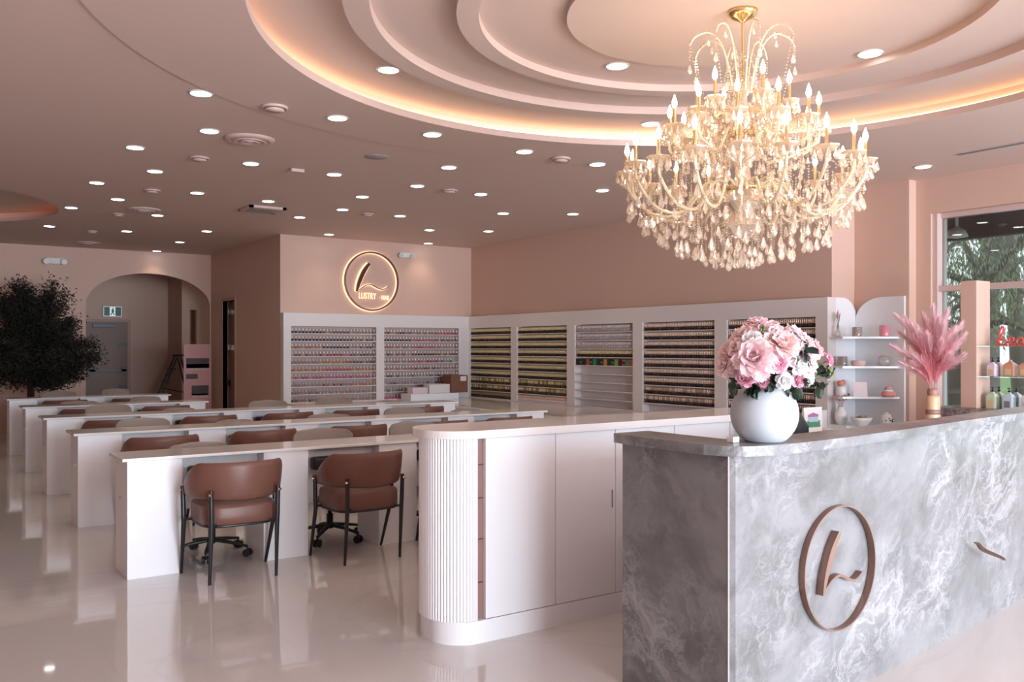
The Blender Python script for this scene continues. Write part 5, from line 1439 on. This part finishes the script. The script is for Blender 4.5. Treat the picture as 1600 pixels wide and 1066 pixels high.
# gold vase with pink pampas plumes on a small plinth table
GT = 8.0; gx, gy, _ = at_t(1457.5, 543, GT)
pt = thing('plinth_table', 'small white plinth table under the gold vase', 'table', (gx - .05, gy + .05, 0))
MB().box(-.35, .30, -.22, .40, 0, .66).build('plinth', 'white_lacquer', pt, .004); MB().box(-.37, .32, -.24, .42, .66, .70).build('table_top', 'white_lacquer', pt, .004)
gz = .7005; hh = at_t(1457, 618, GT).z - gz
gv = thing('gold_vase', 'tall gold vase with brown collar holding pink pampas plumes', 'vase', (gx, gy, gz))
MB().lathe([(.0001, 0), (.058, 0), (.061, .01), (.061, hh - .02), (.05, hh), (.0001, hh)], n=24).build('vase_body', 'gold_paper', gv)
MB().lathe([(.042, hh), (.047, hh + .01), (.045, hh + .055), (.04, hh + .06), (.036, hh + .055), (.034, hh + .012)], n=24, flute=.04).build('collar', 'tray_brown', gv)
MB().lathe([(.0612, hh - .17), (.0622, hh - .17), (.0622, hh - .125), (.0612, hh - .125)], n=24).build('dark_band', 'slot_brown', gv)
PP = [(1405, 498), (1403, 545), (1420, 505), (1437, 520), (1432, 560), (1450, 528), (1458, 488), (1466, 505), (1478, 494), (1487, 520), (1497, 512), (1500, 530), (1498, 560), (1445, 550), (1470, 540), (1415, 570), (1412, 525), (1428, 512), (1444, 500), (1472, 515), (1490, 545), (1480, 560)]
nmz = ['top-left reaching farthest left', 'left, lowest tip over the shelf edge', 'upper left', 'left of centre', 'lower left inner', 'centre left', 'tallest at the centre', 'centre right of the tallest',
       'tall one right of centre', 'right inner', 'top right leaning to the column', 'right edge touching the column', 'lower right', 'short inner left', 'short inner right', 'lowest left', 'second from far left', 'third from far left', 'just left of the tallest', 'just right behind the tallest', 'lower right inner', 'lowest right']
rg = random.Random(21)
for i, (px, py) in enumerate(PP):
    tp = at_t(px, py, GT + rg.uniform(-.22, .08)) - Vector((gx, gy, gz + hh + .05))
    t = thing('pampas_plume', 'fluffy pink pampas plume in the gold vase, ' + nmz[i], 'dried plume', (gx, gy, gz + hh + .05), 0, 'pink pampas plumes')
    base = Vector((rg.uniform(-.02, .02), rg.uniform(-.02, .02), -.12)); midp = Vector((tp.x * .22, tp.y * .22, tp.z * .42))
    P = smooth_path([base, midp, Vector((tp.x * .6, tp.y * .6, tp.z * .78)), tp], 7)
    MB().tube(P[:16], .0022, 5).build('stalk', 'stem_pale', t)
    m = MB(); n0 = 6
    for j in range(n0, len(P)):
        f_ = (j - n0) / (len(P) - 1 - n0); wdt = .085 * math.sin(PI * min(1, .14 + .80 * f_)) ** .8
        ax = (P[j] - P[j - 1]).normalized()
        for q in range(60):
            side = Vector((rg.gauss(0, 1), rg.gauss(0, 1), rg.gauss(0, 1))); side = (side - ax * side.dot(ax)).normalized()
            p0 = P[j - 1].lerp(P[j], rg.random()); e_ = p0 + ax * rg.uniform(.05, .10) + side * wdt * rg.uniform(.2, 1)
            w2 = side.cross(ax).normalized() * .0013
            m.add([p0 - w2, p0 + w2, e_ + w2 * .6, e_ - w2 * .6], [(0, 1, 2, 3)], 0 if f_ < .45 + rg.uniform(-.25, .25) else 1)
    m.build('feathery_head', ['pampas', 'pampas_pale'], t)

# ================================================================== FAR LEFT: TREE, POSTER, LADDER
TX, TY = at_y(48, 600, 16.3).x, 16.3
tr = thing('potted_tree', 'tall dark artificial tree standing behind the last desk at far left', 'tree', (TX, TY, 0))
MB().lathe([(.0001, 0), (.16, 0), (.21, .30), (.20, .32), (.17, .30), (.0001, .28)], n=20).build('pot', 'black_plastic', tr)
trk = MB(); lf = MB(); rg = random.Random(33)
for k in range(4):
    a = PI / 2 * k; trk.tube(smooth_path([(.035 * math.cos(a), .035 * math.sin(a), .28), (.03 * math.cos(a + .6), .03 * math.sin(a + .6), .9), (.03 * math.cos(a + 1.2), .03 * math.sin(a + 1.2), 1.6)], 5), .028, 7)
trk.build('trunk', 'tree_bark', tr)
br = MB()
for k in range(64):
    a = rg.uniform(0, 2 * PI); z0 = rg.uniform(.80, 1.75); el = rg.uniform(-.1, 1.0) if z0 < 1.4 else rg.uniform(.1, 1.4)
    L_ = rg.uniform(.55, 1.12) * (1.0 if el < 1 else .95)
    d_ = Vector((math.cos(a) * math.cos(el), math.sin(a) * math.cos(el) * .8, math.sin(el)))
    e1 = Vector((0, 0, z0)) + d_ * L_ * .55; e2 = Vector((0, 0, z0)) + d_ * L_ + Vector((0, 0, rg.uniform(-.12, .14)))
    P = smooth_path([(0, 0, z0), e1, e2], 6); br.tube(P, [.012 * (1 - .8 * i / 12) for i in range(len(P))], 5)
    for j in range(3, len(P)):
        for q in range(44):
            c_ = P[j] + Vector((rg.gauss(0, .085), rg.gauss(0, .085), rg.gauss(0, .07)))
            if c_.z > 2.86: continue
            d1 = Vector((rg.uniform(-1, 1), rg.uniform(-1, 1), rg.uniform(-1, .6))).normalized(); lf.leaf(c_, d1.orthogonal() * .011, d1 * .038)
br.build('branches', 'tree_bark', tr); lf.build('foliage', 'tree_leaf', tr)['kind'] = 'stuff'

px0 = at_y(287, 600, 17.2).x; px1 = at_y(330, 600, 17.2).x; pz = at_y(308, 538, 17.2).z; pw = px1 - px0
ps = thing('poster_stand', 'pink poster stand with pictures beside the arch', 'poster', ((px0 + px1) / 2, 17.2, 0))
MB().box(-pw / 2, pw / 2, -.006, .006, .05, pz).build('poster_panel', 'poster_pink', ps)
MB().box(-pw / 2, pw / 2, -.08, .08, 0, .05).build('stand_base', 'chrome', ps, .006)
def pq(a0, a1, b0, b1, m, nme): MB().box(-pw / 2 + pw * a0, -pw / 2 + pw * a1, -.009, -.0062, pz * 1 - (pz) * b1, pz - pz * b0).build(nme, m, ps)
pq(.08, .92, .17, .29, 'poster_dark', 'picture'); pq(.10, .92, .24, .31, 'poster_pale', 'picture'); pq(.08, .5, .36, .42, 'poster_dark', 'picture'); pq(.28, .90, .50, .62, 'poster_dark', 'picture'); pq(.30, .88, .60, .65, 'poster_pale', 'picture')
LY = 19.0; la = at_y(276, 556, LY)
ld = thing('black_stepladder', 'black A-frame stepladder standing in the corridor by the arch', 'ladder', (la.x, LY, 0))
ht = la.z
for sy in (-.18, .18):
    MB().tube([(0, sy * .7, ht), (-.55, sy, 0.001)], .022, 6).build('front_rail', 'black_metal', ld); MB().tube([(.05, sy * .7, ht), (.36, sy, 0.001)], .018, 6).build('rear_rail', 'black_metal', ld)
for k in range(1, 5):
    f_ = k / 5; MB().box(-.55 * (1 - f_) - .06, -.55 * (1 - f_) + .06, -.17, .17, ht * f_ - .012, ht * f_ + .012).build('step', 'black_metal', ld)
MB().box(-.06, .18, -.15, .15, ht - .01, ht + .03).build('top_tray', 'black_plastic', ld, .006)
MB().tube([(-.27, .17, ht * .5), (.21, .17, ht * .42)], .01, 5).build('spreader', 'black_metal', ld)

# ================================================================== OUTSIDE TREES AND LAMP
rg = random.Random(77)
def out_tree(px, X, rad, h, lean, nl, spread, zc, label, leafmat, name='street_tree'):
    p = at_x(px, 600, X); t = thing(name, label, 'tree', (X, p.y, -.05))
    P = smooth_path([(0, 0, 0), (lean[0] * .3, lean[1] * .3, h * .35), (lean[0] * .8, lean[1] * .8, h * .7), (lean[0], lean[1], h)], 5)
    MB().tube(P, [rad * (1.15 - .6 * i / len(P)) for i in range(len(P))], 12).build('trunk', 'bark_grey', t)
    b_ = MB(); lf = MB()
    for k in range(26):
        i0 = rg.randrange(len(P) // 3, len(P)); a = rg.uniform(0, 2 * PI); L_ = rg.uniform(.6, 1) * spread
        d_ = Vector((math.cos(a) * .8, math.sin(a), rg.uniform(-.25, .7))).normalized()
        Q_ = smooth_path([P[i0], P[i0] + d_ * L_ * .5 + Vector((0, 0, .2)), P[i0] + d_ * L_], 4); b_.tube(Q_, [rad * .3 * (1 - .85 * j / len(Q_)) for j in range(len(Q_))], 6)
        for j in range(2, len(Q_)):
            for q in range(nl):
                c_ = Q_[j] + Vector((rg.gauss(0, .38), rg.gauss(0, .38), rg.gauss(-.15, .42)))
                if c_.x + X < 11.3 or c_.z < zc: continue
                d1 = Vector((rg.uniform(-.5, .5), rg.uniform(-.5, .5), -1)).normalized(); side = Vector((rg.uniform(-1, 1), rg.uniform(-1, 1), .2)).normalized()
                lf.leaf(c_, side * .015, d1 * .048)
    b_.build('branches', 'bark_grey', t); o = lf.build('foliage', leafmat, t); o['kind'] = 'stuff'
out_tree(1464, 12.6, .17, 5.2, (0, .3), 44, 1.7, 1.5, 'grey-barked tree seen through the left edge of the side window', 'out_leaf')
out_tree(1487, 13.4, .24, 5.0, (.6, -.7), 46, 2.2, 1.55, 'thick dark-trunked tree behind the pampas plumes outside', 'out_leaf')
out_tree(1600, 15.5, .14, 5.5, (-.4, .2), 46, 2.4, 1.4, 'pale green tree outside behind the glass shelves', 'out_leaf_pale')
out_tree(1545, 19.0, .2, 6.5, (.4, .2), 50, 3.0, 2.0, 'farther pale tree between the trunks outside', 'out_leaf_pale')
p = at_x(1495, 346, 10.6)
t = thing('outdoor_lamp', 'white wall lamp hanging under the dark eave outside', 'lamp', (10.6, p.y, 3.12))
MB().tube([(0, 0, 0), (0, 0, -.14)], .02, 8).build('lamp_stem', 'plastic_white', t); MB().lathe([(.02, -.14), (.10, -.19), (.13, -.27), (.0001, -.29)], n=20).build('lamp_shade', 'plastic_white', t)
